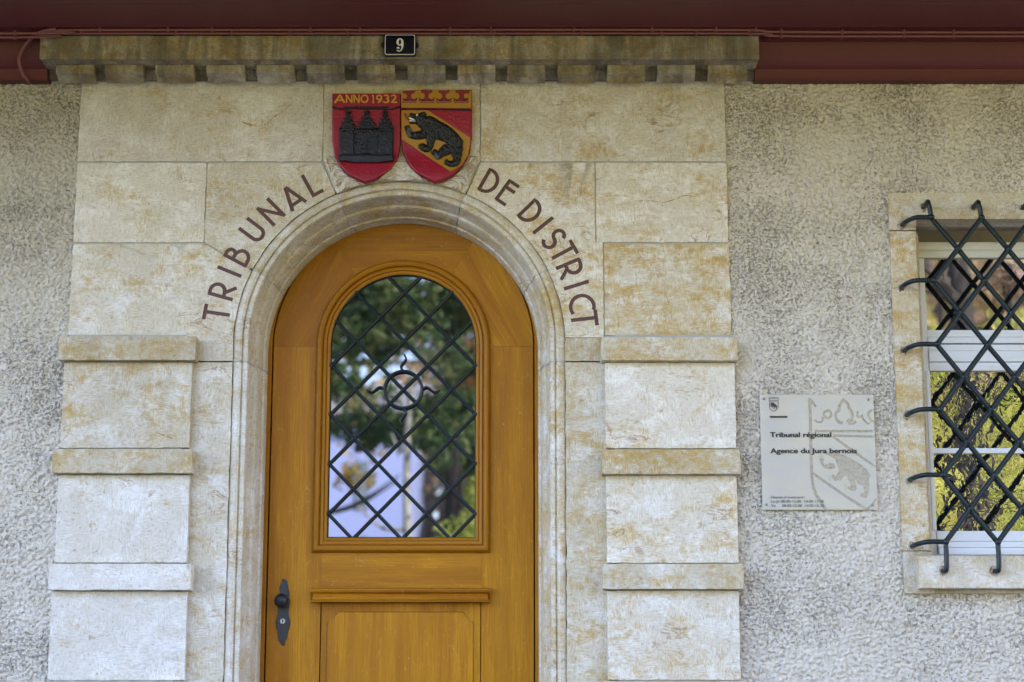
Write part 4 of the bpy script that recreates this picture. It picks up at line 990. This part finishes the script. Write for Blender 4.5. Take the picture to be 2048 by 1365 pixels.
cutp([(670, 640), (700, 655), (760, 672), (850, 680), (930, 720), (1010, 770), (1070, 820), (1098, 870), (1085, 900), (1088, 1000), (1060, 1080), (1000, 1060), (1010, 1030), (1045, 1030), (1030, 960), (985, 950), (960, 900), (965, 960), (975, 990), (955, 1015), (895, 1000), (885, 975), (925, 960), (890, 900), (885, 870), (850, 880), (830, 915), (775, 918), (745, 890), (750, 855), (780, 870), (800, 850), (815, 810), (800, 790), (775, 720), (720, 690), (650, 655)])
cutp([(680, 775), (730, 755), (770, 762), (778, 800), (740, 815), (690, 810), (660, 790), (640, 750), (630, 720), (650, 705), (678, 720), (668, 750)])
for a, b in ((620, 712), (640, 706), (655, 700)): cutp([(a, b), (a+7, b), (a+9, b-16), (a+2, b-16)])
for k in range(4): cutp([(722, 872+k*12), (738, 872+k*12), (738, 877+k*12), (722, 877+k*12)])
for k in range(5): cutp([(862, 945+k*13), (878, 945+k*13), (878, 951+k*13), (862, 951+k*13)])
bmesh.ops.recalc_face_normals(cb, faces=cb.faces); cme = bpy.data.meshes.new('c2'); cb.to_mesh(cme); cb.free(); cutter = bpy.data.objects.new('c2', cme); COL.objects.link(cutter)
carve(film); bpy.data.objects.remove(cutter)
def text(name, s, x, z, size, parent, mat, y, bold=0, sx=1.0, space=1.0):
    c = bpy.data.curves.new(name, 'FONT'); c.body = s; c.size = size; c.offset = bold; c.extrude = .0002; c.space_character = space
    t = bpy.data.objects.new(name, c); COL.objects.link(t); t.rotation_euler = (PI/2, 0, 0); t.scale = (sx, 1, 1); t.location = (x, y, z)
    bpy.context.view_layer.update(); dg = bpy.context.evaluated_depsgraph_get(); me = bpy.data.meshes.new_from_object(t.evaluated_get(dg)); me.transform(t.matrix_world)
    bpy.data.objects.remove(t)
    return add_mesh(name, me, mat, parent)
def text_fit(name, s, a0, a1, base, size, parent, bold=0):
    x0, z = qs(a0, base); x1, _ = qs(a1, base)
    o = text(name, s, x0, z, size, parent, INK, YP-.0006, 0)
    w = o.dimensions.x
    me = o.data; co = np.empty(len(me.vertices)*3, 'f'); me.vertices.foreach_get('co', co); lo = co[0::3].min(); hi = co[0::3].max(); f = (x1-x0)/(hi-lo)
    for v in me.vertices: v.co.x = (v.co.x-lo)*f-(x1-x0)/2
    o.location.x = (x0+x1)/2-wloc(parent).x
    if bold:
        b2 = bmesh.new()
        for k, (ox, oz) in enumerate(((0, 0), (bold, 0), (-bold, 0), (0, bold*.5), (0, -bold*.5))):
            m2 = me.copy(); m2.transform(Matrix.Translation((ox, -k*.00003, oz))); b2.from_mesh(m2)
        b2.to_mesh(me); b2.free()
    return o
text_fit('sign_text', 'Tribunal régional', 185, 738, 522, .030, sign, .0016)
text_fit('sign_text', 'Agence du Jura bernois', 188, 972, 668, .030, sign, .0016)
text_fit('sign_text', 'Heures d´ouverture:', 192, 495, 1080, .0162, sign)
text_fit('sign_text', 'Lu-Je 08.00-12.00  14.00-17.00', 192, 672, 1118, .0162, sign)
text_fit('sign_text', 'Ve', 192, 232, 1157, .0162, sign); text_fit('sign_text', '08.00-12.00  14.00-16.30', 292, 674, 1157, .0162, sign)
def sol(name, polys, mat, y=YP):
    bm = bmesh.new()
    for i, p in enumerate(polys): prism(bm, [qs(a, b) for a, b in p], y-.0008-i*.00003, y-.0002)
    return mk(name, bm, mat, sign)
sol('sign_rule', [[(180, 330), (341, 330), (341, 346), (180, 346)]], INK)
em = [ribbon([(176, 200), (177, 250), (188, 272), (215, 288), (244, 272), (256, 250), (256, 200)], 4), ribbon([(176, 200), (174, 160), (186, 172), (196, 160), (206, 172), (216, 155), (226, 172), (236, 160), (246, 172), (257, 155), (256, 200)], 4),
      ribbon([(176, 188), (256, 188)], 4), ribbon([(176, 200), (256, 200)], 3), ribbon([(198, 200), (256, 244)], 3), ribbon([(177, 232), (236, 276)], 3),
      [(186, 212), (200, 208), (216, 216), (236, 228), (245, 240), (243, 262), (234, 266), (238, 248), (226, 246), (228, 256), (218, 254), (214, 242), (206, 240), (206, 250), (196, 246), (200, 236), (190, 232), (188, 222)]]
sol('emblem', em, INK)
for a, b in ((127, 172), (1077, 180), (150, 1135), (1115, 1138)):
    c = qs(a, b); bm = bmesh.new()
    ball(bm, (c[0], YP-.001, c[1]), .0058, (1, .6, 1), 14, 8); tube(bm, [(c[0], YP, c[1]), (c[0], .0, c[1])], .003, 8); mk('screw', bm, STEEL, sign, smooth=True)

# ------------------------------------------------------------ house number
YN = YF-.012
nx0, nx1, nz0, nz1 = X(767.5, 90, YN), X(832.5, 90, YN), Z(113, YN), Z(68.5, YN)
num = thing('house_number_plate', ((nx0+nx1)/2, YN, nz0), 'small navy enamel plate with a white number 9 on the cornice', 'house number')
w_ = nx1-nx0; h_ = nz1-nz0; cx_ = (nx0+nx1)/2; cz_ = (nz0+nz1)/2
c = .006
bm = bmesh.new(); prism(bm, [(nx0+c, nz0), (nx1-c, nz0), (nx1, nz0+c), (nx1, cz_-.010), (nx1+.009, cz_-.007), (nx1+.011, cz_), (nx1+.009, cz_+.007), (nx1, cz_+.010), (nx1, nz1-c), (nx1-c, nz1), (nx0+c, nz1), (nx0, nz1-c), (nx0, cz_+.010), (nx0-.009, cz_+.007), (nx0-.011, cz_), (nx0-.009, cz_-.007), (nx0, cz_-.010), (nx0, nz0+c)], YN-.004, YN+.010, .002, 2)
mk('enamel_plate', bm, ENAM, num, smooth=35)
bm = bmesh.new(); i_ = .0065; k_ = .014; t_ = .003
for sx_ in (-1, 1):
    for a, b in ((-(h_/2-k_), h_/2-k_),): prism(bm, ribbon([(cx_+sx_*(w_/2-i_), cz_+a), (cx_+sx_*(w_/2-i_), cz_+b)], t_), YN-.0048, YN-.003)
for sz_ in (-1, 1): prism(bm, ribbon([(cx_-(w_/2-k_), cz_+sz_*(h_/2-i_)), (cx_+(w_/2-k_), cz_+sz_*(h_/2-i_))], t_), YN-.0048, YN-.003)
for sx_ in (-1, 1):
    for sz_ in (-1, 1): prism(bm, ribbon([(cx_+sx_*(w_/2-i_), cz_+sz_*(h_/2-k_)), (cx_+sx_*(w_/2-i_-.002), cz_+sz_*(h_/2-i_-.002)), (cx_+sx_*(w_/2-k_), cz_+sz_*(h_/2-i_))], t_), YN-.0047, YN-.003)
mk('rim_line', bm, WHITEP, num)
# digit: bold old-style nine
bm = bmesh.new()
def dq(pts, e=0): prism(bm, [(cx_+a*.0625, cz_-.001+b*.0625) for a, b in pts], YN-.0049-e, YN-.003)
o_ = [(.16*math.cos(a)-.02, .20*math.sin(a)+.24) for a in [2*PI*k/28 for k in range(28)]]
for k in range(28):
    a = 2*PI*k/28; b = 2*PI*(k+1)/28; f = lambda t, q: ((.245 if q else .09)*math.cos(t)-.0, (.27 if q else .19)*math.sin(t)+.22)
    dq([f(a, 0), f(b, 0), f(b, 1), f(a, 1)])
st = [(.165, .30), (.165, .05), (.14, -.15), (.06, -.34), (-.04, -.46)]
dq([(.10, .22), (.245, .22), (.245, -.05), (.20, -.25), (.10, -.42), (-.02, -.50), (.02, -.42), (.08, -.28), (.10, -.1)], .0001)
dq([(-.24, -.22), (-.16, -.14), (-.06, -.15), (-.01, -.24), (-.06, -.30), (-.09, -.24), (-.17, -.26)], .0002); dq([(-.04, -.50), (.02, -.42), (-.1, -.40), (-.22, -.33), (-.2, -.42)], .0003)
mk('digit', bm, WHITEP, num)
for s_ in (-1, 1):
    bm = bmesh.new(); ball(bm, (cx_+s_*(w_/2+.0055), YN-.005, cz_), .0035, (1, .6, 1), 10, 6); mk('screw', bm, IRONB, num, smooth=True)

# ------------------------------------------------------------ eave and frieze boards
YSf = -.215; zs = Z(62.5, YSf); print('soffit z', zs, 'cornice top', zc_t)
zs = max(zs, zc_t+.004)
OV = 2.0; EX0, EX1 = -5.2, 6.4  # overhang lengthened out of view to darken the top of the wall
eave = thing('roof_eave', (0, -.6, zs), 'dark maroon painted boarded eave jutting out above the stone cornice', 'eave')
bm = bmesh.new(); y = .3; bw = (.215+.0+.0)
edges = [.30, -.02, -.275, -.53, -.785, -1.04, -1.295, -1.55, -1.8, -OV]
for a, b in zip(edges, edges[1:]): box(bm, EX0, EX1, b+.0012, a-.0012, zs, zs+.03, .003)
mk('soffit_board', bm, MAROON, eave)
bm = bmesh.new(); box(bm, EX0, EX1, -OV-.05, -OV-.002, zs-.03, zs+.20, .004); mk('fascia_board', bm, MAROON, eave)
bm = bmesh.new()
for q in ([(-OV-.16, zs+.12), (-OV-.05, zs+.06), (-OV-.05, zs+.2)],):
    tube(bm, [(EX0, -OV-.11, zs+.12), (EX1, -OV-.11, zs+.12)], .07, 14)
mk('rain_gutter', bm, MAROON, eave, smooth=True)
def frieze(px0, px1, side):
    # cavetto board under the eave
    yb = lambda p, Y: Z(p, Y)
    pr = [(-.135, zs-.001), (-.135, yb(83, -.135)), (-.122, yb(84.5, -.122)), (-.112, yb(100, -.112)), (-.10, yb(118, -.10)), (-.085, yb(130, -.085)), (-.072, yb(136.5, -.072)), (-.074, yb(138, -.074)), (-.064, yb(150, -.064)), (-.062, yb(160, -.062)), (-.04, yb(162.5, -.04)), (.1, yb(162.5, -.04)), (.1, zs-.001)]
    bm = bmesh.new(); prof_x(bm, pr, px0, px1); return mk('frieze_board', bm, MAROON, eave, smooth=30)
frieze(xc1-.003+.0, EX1, 1); frieze(EX0, xc0+.003, -1)

# cables
zcA, zcB = zs-.012, zs-.012
def cable(name, pts, label, r=.0058, clips=()):
    P = smoothpath(pts, 8); bm = bmesh.new(); tube(bm, P, r, 8); o = mk(name, bm, CABLEM, smooth=True)
    tag(o, label, 'cable', 'painted cables clipped along the eave')
    for x in clips:
        q = min(P, key=lambda p: abs(p.x-x)); bm = bmesh.new(); box(bm, q.x-.005, q.x+.005, q.y-.010, q.y+.010, q.z-.010, q.z+.012, .003); mk('cable_clip', bm, CABLEM, o)
    return o
yc1, yc2 = YSf-.035, YSf-.012
zz1 = Z(60.5, yc1); zz2 = Z(67.5, yc2)
cl = [X(p, 62, yc1) for p in (37, 99, 202, 322, 448, 580, 722, 872, 1020, 1172, 1310, 1412, 1505, 1563, 1690, 1828, 1955)]
cable('cable', [(EX0, yc1, zz1-.012), (X(30, 67, yc1), yc1, Z(67, yc1)), (X(90, 62, yc1), yc1, zz1-.003), (X(200, 60, yc1), yc1, zz1), (X(900, 60, yc1), yc1, zz1+.001), (X(1480, 60, yc1), yc1, zz1), (X(1563, 65, yc1), yc1, Z(64, yc1)), (X(2040, 65, yc1), yc1, Z(65, yc1)), (EX1, yc1, Z(65, yc1))],
      'upper of two maroon painted cables running along the eave above the cornice', clips=cl)
cable('cable', [(EX0, yc2, zz2-.018), (X(30, 75, yc2), yc2, Z(75, yc2)), (X(95, 68, yc2), yc2, zz2-.001), (X(900, 68, yc2), yc2, zz2), (X(1500, 68, yc2), yc2, zz2), (X(1563, 72, yc2), yc2, Z(72.5, yc2)), (X(2040, 72, yc2), yc2, Z(73, yc2)), (EX1, yc2, Z(73, yc2))],
      'lower of two maroon painted cables, lying right on top of the stone cornice', clips=cl)
yq = -.14
o = cable('cable', [W(112, 58, yc1-.008), W(80, 65, yc1), W(58, 82, -.17), W(42, 105, -.145), W(38, 125, -.135), W(45, 148, -.10), W(54, 160, -.075), W(57, 168, -.02)],
      'maroon painted cable looping down beside the left end of the cornice into the wall', r=.0075, clips=())

# ------------------------------------------------------------ rendered wall with real roughcast relief
def roughcast(x, z):
    wx = x+.006*pn(x*40, z*40+9); wz = z+.006*pn(x*40+31, z*40)
    a = pn(wx*38+wz*14, wz*44-wx*12); b = pn(wx*75+7, wz*75+3)
    return .5+.42*np.abs(a)*1.5+.30*b+.2*pn(x*14, z*14)
zmax = zs+.05
x_l, x_r = xl+.012, xr-.012
fx = lambda a, b, r: np.arange(a, b, r)
xs = np.concatenate([fx(EX0+.4, -2.55, .04), fx(-2.55, x_l+.02, .0045), fx(x_l+.03, x_r-.02, .05), fx(x_r-.02, wx0+.03, .0045), fx(wx0+.03, 2.5, .0045), fx(2.5, EX1-.4, .04)])
zsr = np.concatenate([fx(0, 1.75, .04), fx(1.75, zmax, .0045)])
gx, gz = np.meshgrid(xs, zsr)
hh = roughcast(gx, gz)
amp = .022
yy = .007-amp*(hh-.5)+.004*pn(gx*2.5, gz*2.5)
nx = len(xs)
inP = (gx > x_l) & (gx < x_r); inW = (gx > wx0+.015) & (gx < wx1-.015) & (gz > wzb+.015) & (gz < wzt-.015)
bad = inP | inW
cell = ~(bad[:-1, :-1] & bad[1:, :-1] & bad[:-1, 1:] & bad[1:, 1:])
ii, jj = np.nonzero(cell); a = ii*nx+jj
faces = np.stack([a, a+1, a+nx+1, a+nx], 1)
v = np.stack([gx.ravel(), yy.ravel(), gz.ravel()], 1).astype('f')
me = bpy.data.meshes.new('rendered_wall'); me.vertices.add(len(v)); me.vertices.foreach_set('co', v.ravel())
me.loops.add(faces.size); me.loops.foreach_set('vertex_index', faces.ravel().astype('i')); me.polygons.add(len(faces)); me.polygons.foreach_set('loop_start', np.arange(0, faces.size, 4).astype('i')); 
me.update(calc_edges=True); me.validate()
at = me.attributes.new('hgt', 'FLOAT', 'POINT'); at.data.foreach_set('value', np.clip(hh, 0, 1).ravel().astype('f'))
for p in me.polygons: pass
me.polygons.foreach_set('use_smooth', np.ones(len(me.polygons), bool))
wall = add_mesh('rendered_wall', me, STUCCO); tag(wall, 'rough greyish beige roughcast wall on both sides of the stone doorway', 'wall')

# body of the building behind (keeps the sun off the facade)
bld = thing('building_shell', (.6, 3, 0), 'plain rendered body of the courthouse with its roof above the eave', 'building')
PLN = paint('plain_render', (.45, .42, .35), .9, .1)
bm = bmesh.new(); box(bm, EX0+.4, EX1-.4, 7.8, 8.0, 0, zs); box(bm, EX0+.35, EX0+.4, .3, 8, 0, zs+.1); box(bm, EX1-.4, EX1-.35, .3, 8, 0, zs+.1); box(bm, EX0+.5, EX1-.5, .55, .6, 0, zs)
mk('wall', bm, PLN, bld)
bm = bmesh.new(); ROOF = paint('brown_roof_tile', (.16, .07, .045), .8, .3, .01, 30)
pr = [(-OV-.08, zs+.24), (-OV-.08, zs+.20), (4.2, zs+3.6), (9.2, zs+.2), (9.2, zs+.3), (4.2, zs+3.75)]
prof_x(bm, pr, EX0-.3, EX1+.3); mk('roof', bm, ROOF, bld)

# ------------------------------------------------------------ what the panes reflect: ground, bank, trees, house
def hill(x, y):
    D = -y
    lf = .22+.78*float(smooth01(np.array((x+5)/6.0)))
    if D < 9.5: return 0.0
    z = 2.0*min(1, (D-9.5)/3.5)**1.3 if D < 13 else 2.0+(D-13)*.235
    if D > 38: z += (D-38)*.22
    return z*lf
hill_v = np.vectorize(hill)
gm, nt, b, out = new_mat('ground_soil'); g2 = NT(nt); P = g2.pos(); n = g2.noise(P, .8, 6, .6); n3 = g2.noise(P, 14, 5, .65)
sepy = g2.n('ShaderNodeSeparateXYZ'); g2.l(P, sepy.inputs[0])
cgr = g2.mix(n3, (.09, .115, .015), (.26, .24, .03)); cgr = g2.mix(g2.ramp(n, .45, .62), cgr, (.30, .22, .035))
cpv = g2.mix(n3, (.07, .07, .075), (.13, .125, .13))
g2.l(g2.mix(g2.ramp(sepy.outputs[1], -9.3, -9.8), cpv, cgr), b.inputs['Base Color']); b.inputs['Roughness'].default_value = .9; g2.l(g2.bump(n3, .02), b.inputs['Normal'])
xs = np.concatenate([np.arange(-300, -40, 20), np.arange(-40, 40, 1.0), np.arange(40, 301, 20)]); ys = np.concatenate([np.arange(-300, -60, 15), np.arange(-60, 12, .75), np.arange(12, 301, 24)])
gx, gy = np.meshgrid(xs, ys); gzz = hill_v(gx, gy)+np.where(gy < -9.5, .12*pn(gx*.3, gy*.3), 0)
nx = len(xs); a = (np.arange(len(ys)-1)[:, None]*nx+np.arange(nx-1)[None, :]).ravel(); faces = np.stack([a, a+1, a+nx+1, a+nx], 1)
me = bpy.data.meshes.new('ground'); me.from_pydata(np.stack([gx.ravel(), gy.ravel(), gzz.ravel()], 1).tolist(), [], faces.tolist())
for p in me.polygons: p.use_smooth = True
grd = add_mesh('ground', me, gm); tag(grd, kind='structure')

BARK = paint('dark_lichened_bark', (.022, .017, .014), .9, .4, .03, 9, spots=((.22, .22, .18), 22, .68))
BARKB = paint('pale_birch_bark', (.38, .37, .34), .8, .2, .01, 9, spots=((.04, .035, .03), 8, .58))
L_PINE = leaf_material('pine_needles', (.025, .075, .025), (.09, .16, .045), (.14, .17, .05))
L_YEL = leaf_material('yellow_leaves', (.46, .27, .05), (.68, .54, .16), (.26, .27, .06))
L_GRN = leaf_material('yellow_green_leaves', (.22, .30, .03), (.50, .55, .09), (.66, .62, .16))
L_RED = leaf_material('red_leaves', (.5, .07, .03), (.55, .2, .05), (.4, .05, .03))
L_BRN = leaf_material('brown_violet_twigs', (.22, .16, .14), (.40, .29, .24), (.50, .38, .16))
def cloud(name, centers, n, size, mat, parent, flat=.5, drop=0):
    """leaf-sized quads scattered round clump centres [(x,y,z,r)]"""
    C = np.array(centers); k = rng.integers(0, len(C), n); c = C[k]
    d = rng.normal(size=(n, 3)); d /= np.linalg.norm(d, axis=1)[:, None]; rr = rng.random(n)**.45
    p = c[:, :3]+d*(c[:, 3]*rr)[:, None]*np.array([1, 1, flat])
    s = size*(.5+rng.random(n)); t1 = rng.normal(size=(n, 3)); t1 /= np.linalg.norm(t1, axis=1)[:, None]
    t2 = np.cross(t1, rng.normal(size=(n, 3))); t2 /= np.linalg.norm(t2, axis=1)[:, None]
    s = s[:, None]; v = np.stack([p-t1*s, p+t2*s*.45, p+t1*s, p-t2*s*.45], 1).reshape(-1, 3)
    f = np.arange(n*4).reshape(-1, 4)
    me = bpy.data.meshes.new(name); me.from_pydata(v.tolist(), [], f.tolist())
    at = me.attributes.new('rnd', 'FLOAT', 'POINT'); at.data.foreach_set('value', np.repeat(rng.random(n), 4).astype('f'))
    return add_mesh(name, me, mat, parent)
def trunkmesh(bm, base, h, r, lean=0, limbs=6, z0=.4, spread=1.6):
    pts = [Vector(base)+Vector((lean*t*h+.08*math.sin(t*7)*h*.1, .05*math.sin(t*5), t*h)) for t in [k/8 for k in range(9)]]
    tube(bm, pts, [r*(1.25 if k == 0 else 1)*(1-.08*k) for k in range(9)], 10)
    for k in range(limbs):
        t = z0+(1-z0)*k/limbs; p = pts[min(8, int(t*8))]; a = random.uniform(0, 2*PI)
        e = p+Vector((math.cos(a)*spread, math.sin(a)*spread, spread*.45))
        tube(bm, smoothpath([p, p.lerp(e, .5)+Vector((0, 0, -.15)), e], 4), [r*.4*(1-.09*q) for q in range(9)], 6)
def tree(name, x, y, h, r, crown, mats, label, group=None, lean=0, n=9000, size=.09, limbs=6, flat=.7, z0=.4, spread=1.6):
    z = hill(x, y)-.1; root = thing(name, (x, y, z), label, 'tree', group)
    bm = bmesh.new(); trunkmesh(bm, (x, y, z), h, r, lean, limbs, z0, spread); mk('trunk', bm, mats[0], root, smooth=True)
    cloud('crown', [(x+a, y+b, z+c, q) for a, b, c, q in crown], n, size, mats[1], root, flat)
    return root
def pinecrown(h, base=1.2, w=2.0, k=34, sd=1):
    rnd = random.Random(sd); out = []
    for i in range(k):
        t = rnd.random()**.8; z = base+t*(h-base); a = rnd.uniform(0, 2*PI); r = w*(1-t*.8)*rnd.uniform(.3, 1); out.append((r*math.cos(a), r*math.sin(a), z, .35+.45*(1-t)))
    return out
# positions are real-world ones on the bank opposite the facade
tree('pine_tree', -1.0, -21.0, 10.5, .16, [(a-.5, b, c, r) for a, b, c, r in pinecrown(10.0, 2.9, 3.4, 62, 3)], (BARK, L_PINE), 'dark green pine on the bank opposite the door', n=21000, size=.12, flat=.5)
tree('pine_tree', -.1, -30, 12, .2, pinecrown(12.5, 1.2, 2.4, 26, 8), (BARK, L_PINE), 'smaller dark pine further back on the bank', n=10000, size=.14, flat=.5)
tree('birch_tree', -1.45, -18, 4.6, .10, [(rx, ry, rz, .7) for rx, ry, rz in ((.6, 0, 3.6), (-.5, .4, 4.2), (.3, -.4, 5), (0, 0, 5.8), (.9, 0, 4.6))], (BARKB, L_PINE), 'slim pale birch with thin green leaves in front of the pine', n=1200, size=.07, limbs=3, spread=.7)
tree('hazel_tree', -.75, -16.5, 3.2, .06, [(.2, 0, 1.9, .5), (.6, 0, 2.5, .5), (.1, .2, 1.3, .6)], (BARK, L_GRN), 'low yellow green hazel at the foot of the bank', n=1500, size=.06, limbs=3, spread=.5)
tree('lime_tree', 7.3, -23, 5.5, .12, [(random.uniform(-1.6, 1.6), random.uniform(-1, 1), random.uniform(.2, 3.6), random.uniform(.6, 1.0)) for _ in range(16)], (BARK, L_GRN), 'bright yellow green lime tree behind the lichened trunk', n=4200, size=.09)
tree('beech_tree', 6.6, -19, 12, .25, [(rx, ry, rz, .9) for rx, ry, rz in ((1.2, .5, 6.2), (-1.2, 1, 6.4), (.9, -1, 7.9), (-.6, -1, 8.8), (2, 0, 7.2))], (BARK, L_YEL), 'thick dark lichened trunk with sparse yellow leaves on the bank', n=1100, size=.07, limbs=9, z0=.12, spread=2.2)
for i, (x, y, h) in enumerate(((7.5, -27, 9), (9.0, -25, 8), (4.6, -33, 10), (11, -34, 11), (6.6, -40, 11))):
    tree('autumn_tree', x, y, h, .13, [(random.uniform(-1.3, 1.3), random.uniform(-1.3, 1.3), random.uniform(h*.35, h), random.uniform(.5, 1.0)) for _ in range(12)], (BARK, (L_YEL, L_BRN, L_YEL, L_GRN, L_BRN)[i]),
         ('yellow autumn tree beyond the lichened trunk', 'small brown autumn tree at the right of the bank', 'tall yellow autumn tree high on the bank', 'yellow green tree at the far right of the bank', 'bare violet brown tree up on the slope')[i], n=2600, size=.10)
def bush(x, y, r, mat, label, n=1800):
    z = hill(x, y); o = cloud('bush', [(x, y, z+r*.5, r), (x+r*.6, y, z+r*.4, r*.7), (x-r*.5, y+.2, z+r*.6, r*.7)], n, .08, mat, None, .8); tag(o, label, 'bush'); return o
bush(-.9, -15.5, 1.1, L_GRN, 'yellow green bush at the foot of the bank'); bush(.6, -20, 1.3, L_GRN, 'large light green bush beside the pine'); bush(-2.0, -24, 1.0, L_YEL, 'round golden bush near the pale house')
bush(5.6, -17, .8, L_YEL, 'golden bush left of the lichened trunk'); tree('red_maple', -.25, -23, 5.0, .1, [(-.2, 0, 4.1, .45), (.5, 0, 3.6, .6), (-.3, 0, 3.5, .35)], (BARK, L_RED), 'small red leaved maple beside the pine', n=2200, size=.08)
tree('larch_tree', -3.6, -26, 8, .12, [(random.uniform(-1.2, 1.2), random.uniform(-1, 1), random.uniform(4.5, 8.2), random.uniform(.4, .7)) for _ in range(9)], (BARK, L_YEL), 'thin golden larch left of the pine', n=900, size=.09)
woods = []
for _ in range(420):
    x = random.uniform(-10, 45); y = random.uniform(-75, -44); woods.append((x, y, hill(x, y)+random.uniform(.5, 6.5), random.uniform(1.0, 2.2)))
o = cloud('autumn_wood', woods, 26000, .32, L_BRN, None, 1.3); tag(o, 'far autumn wood on the hillside', 'wood', kind='stuff')
# pale house seen in the door pane
hx, hy = -7.2, -42; hz = hill(hx, hy)-.2
hs = thing('pale_house', (hx, hy, hz), 'white house, blue shade painted on its wall, with dark windows standing left of the bank', 'house')
LIL = paint('white_render_blue_shade', (.38, .46, .82), .85, .06); bm = bmesh.new(); box(bm, hx-5, hx+4.6, hy-5, hy, hz, 10.3); mk('wall', bm, LIL, hs)  # white render, the blue of its shaded side put into the colour
bm = bmesh.new(); prof_x(bm, [(hy+.6, 10.2), (hy-2.5, 11.4), (hy-5.6, 10.2), (hy-5.6, 10.0), (hy+.6, 10.0)], hx-5.4, hx+5.0); mk('roof', bm, paint('slate_roof', (.3, .29, .32), .8), hs)
for k in range(5):
    for zz in (hz+1.2, hz+3.6, hz+5.6):
        bm = bmesh.new(); box(bm, hx-4.2+k*1.8, hx-3.85+k*1.8, hy-.1, hy+.05, zz, zz+1.3); mk('window', bm, GLASS_D, hs)
hx2 = -9; h2 = thing('pink_house', (hx2, -70, 0), 'pinkish white house far behind the pale one', 'house')
bm = bmesh.new(); box(bm, hx2-7, hx2+5.4, -78, -70, 0, 15.4); mk('wall', bm, paint('pinkish_render', (.75, .60, .58), .9, .06), h2)
bm = bmesh.new(); prof_x(bm, [(-69.4, 15.3), (-74, 16.6), (-78.5, 15.3), (-78.5, 15.1), (-69.4, 15.1)], hx2-7.4, hx2+5.8); mk('roof', bm, ROOF, h2)

# ------------------------------------------------------------ light, sky, camera
SUN_EL, SUN_AZ = R(34), R(52)      # the sun stands behind the building, to the right
w = bpy.data.worlds.new('World'); S.world = w; w.use_nodes = True; nt = w.node_tree; nt.nodes.clear()
bg = nt.nodes.new('ShaderNodeBackground'); out = nt.nodes.new('ShaderNodeOutputWorld'); sky = nt.nodes.new('ShaderNodeTexSky')
sky.sky_type = 'NISHITA'; sky.sun_disc = False; sky.sun_elevation = SUN_EL; sky.sun_rotation = SUN_AZ; sky.dust_density = 1.0; sky.air_density = 1.0; sky.ozone_density = 1.5; sky.altitude = 500
tm = nt.nodes.new('ShaderNodeMix'); tm.data_type = 'RGBA'; tm.blend_type = 'MULTIPLY'; tm.inputs[0].default_value = 1; tm.inputs[7].default_value = (1.10, .97, 1.03, 1)
nt.links.new(sky.outputs[0], tm.inputs[6]); nt.links.new(tm.outputs[2], bg.inputs[0]); nt.links.new(bg.outputs[0], out.inputs[0]); bg.inputs[1].default_value = .15
sl = bpy.data.lights.new('sun', 'SUN'); sl.energy = 2.0; sl.angle = R(.5); sl.color = (1, .93, .82)
so = bpy.data.objects.new('sun', sl); COL.objects.link(so)
d = Vector((math.sin(SUN_AZ)*math.cos(SUN_EL), math.cos(SUN_AZ)*math.cos(SUN_EL), math.sin(SUN_EL))); so.rotation_euler = (-d).to_track_quat('-Z', 'Y').to_euler(); so.location = d*20
cam = bpy.data.cameras.new('camera'); co = bpy.data.objects.new('camera', cam); COL.objects.link(co); S.camera = co
co.location = (0, -DIST, EYE); co.rotation_euler = (PI/2+TH, 0, 0); cam.sensor_width = 36; cam.lens = F/2048*36; cam.clip_end = 1500
cam.dof.use_dof = True; cam.dof.focus_distance = DIST/math.cos(TH)+.02; cam.dof.aperture_fstop = 2.0
S.view_settings.view_transform = 'Standard'; S.view_settings.look = 'None'; S.view_settings.gamma = 1; S.view_settings.exposure = 3.2
S.cycles.use_denoising = True; S.cycles.max_bounces = 8
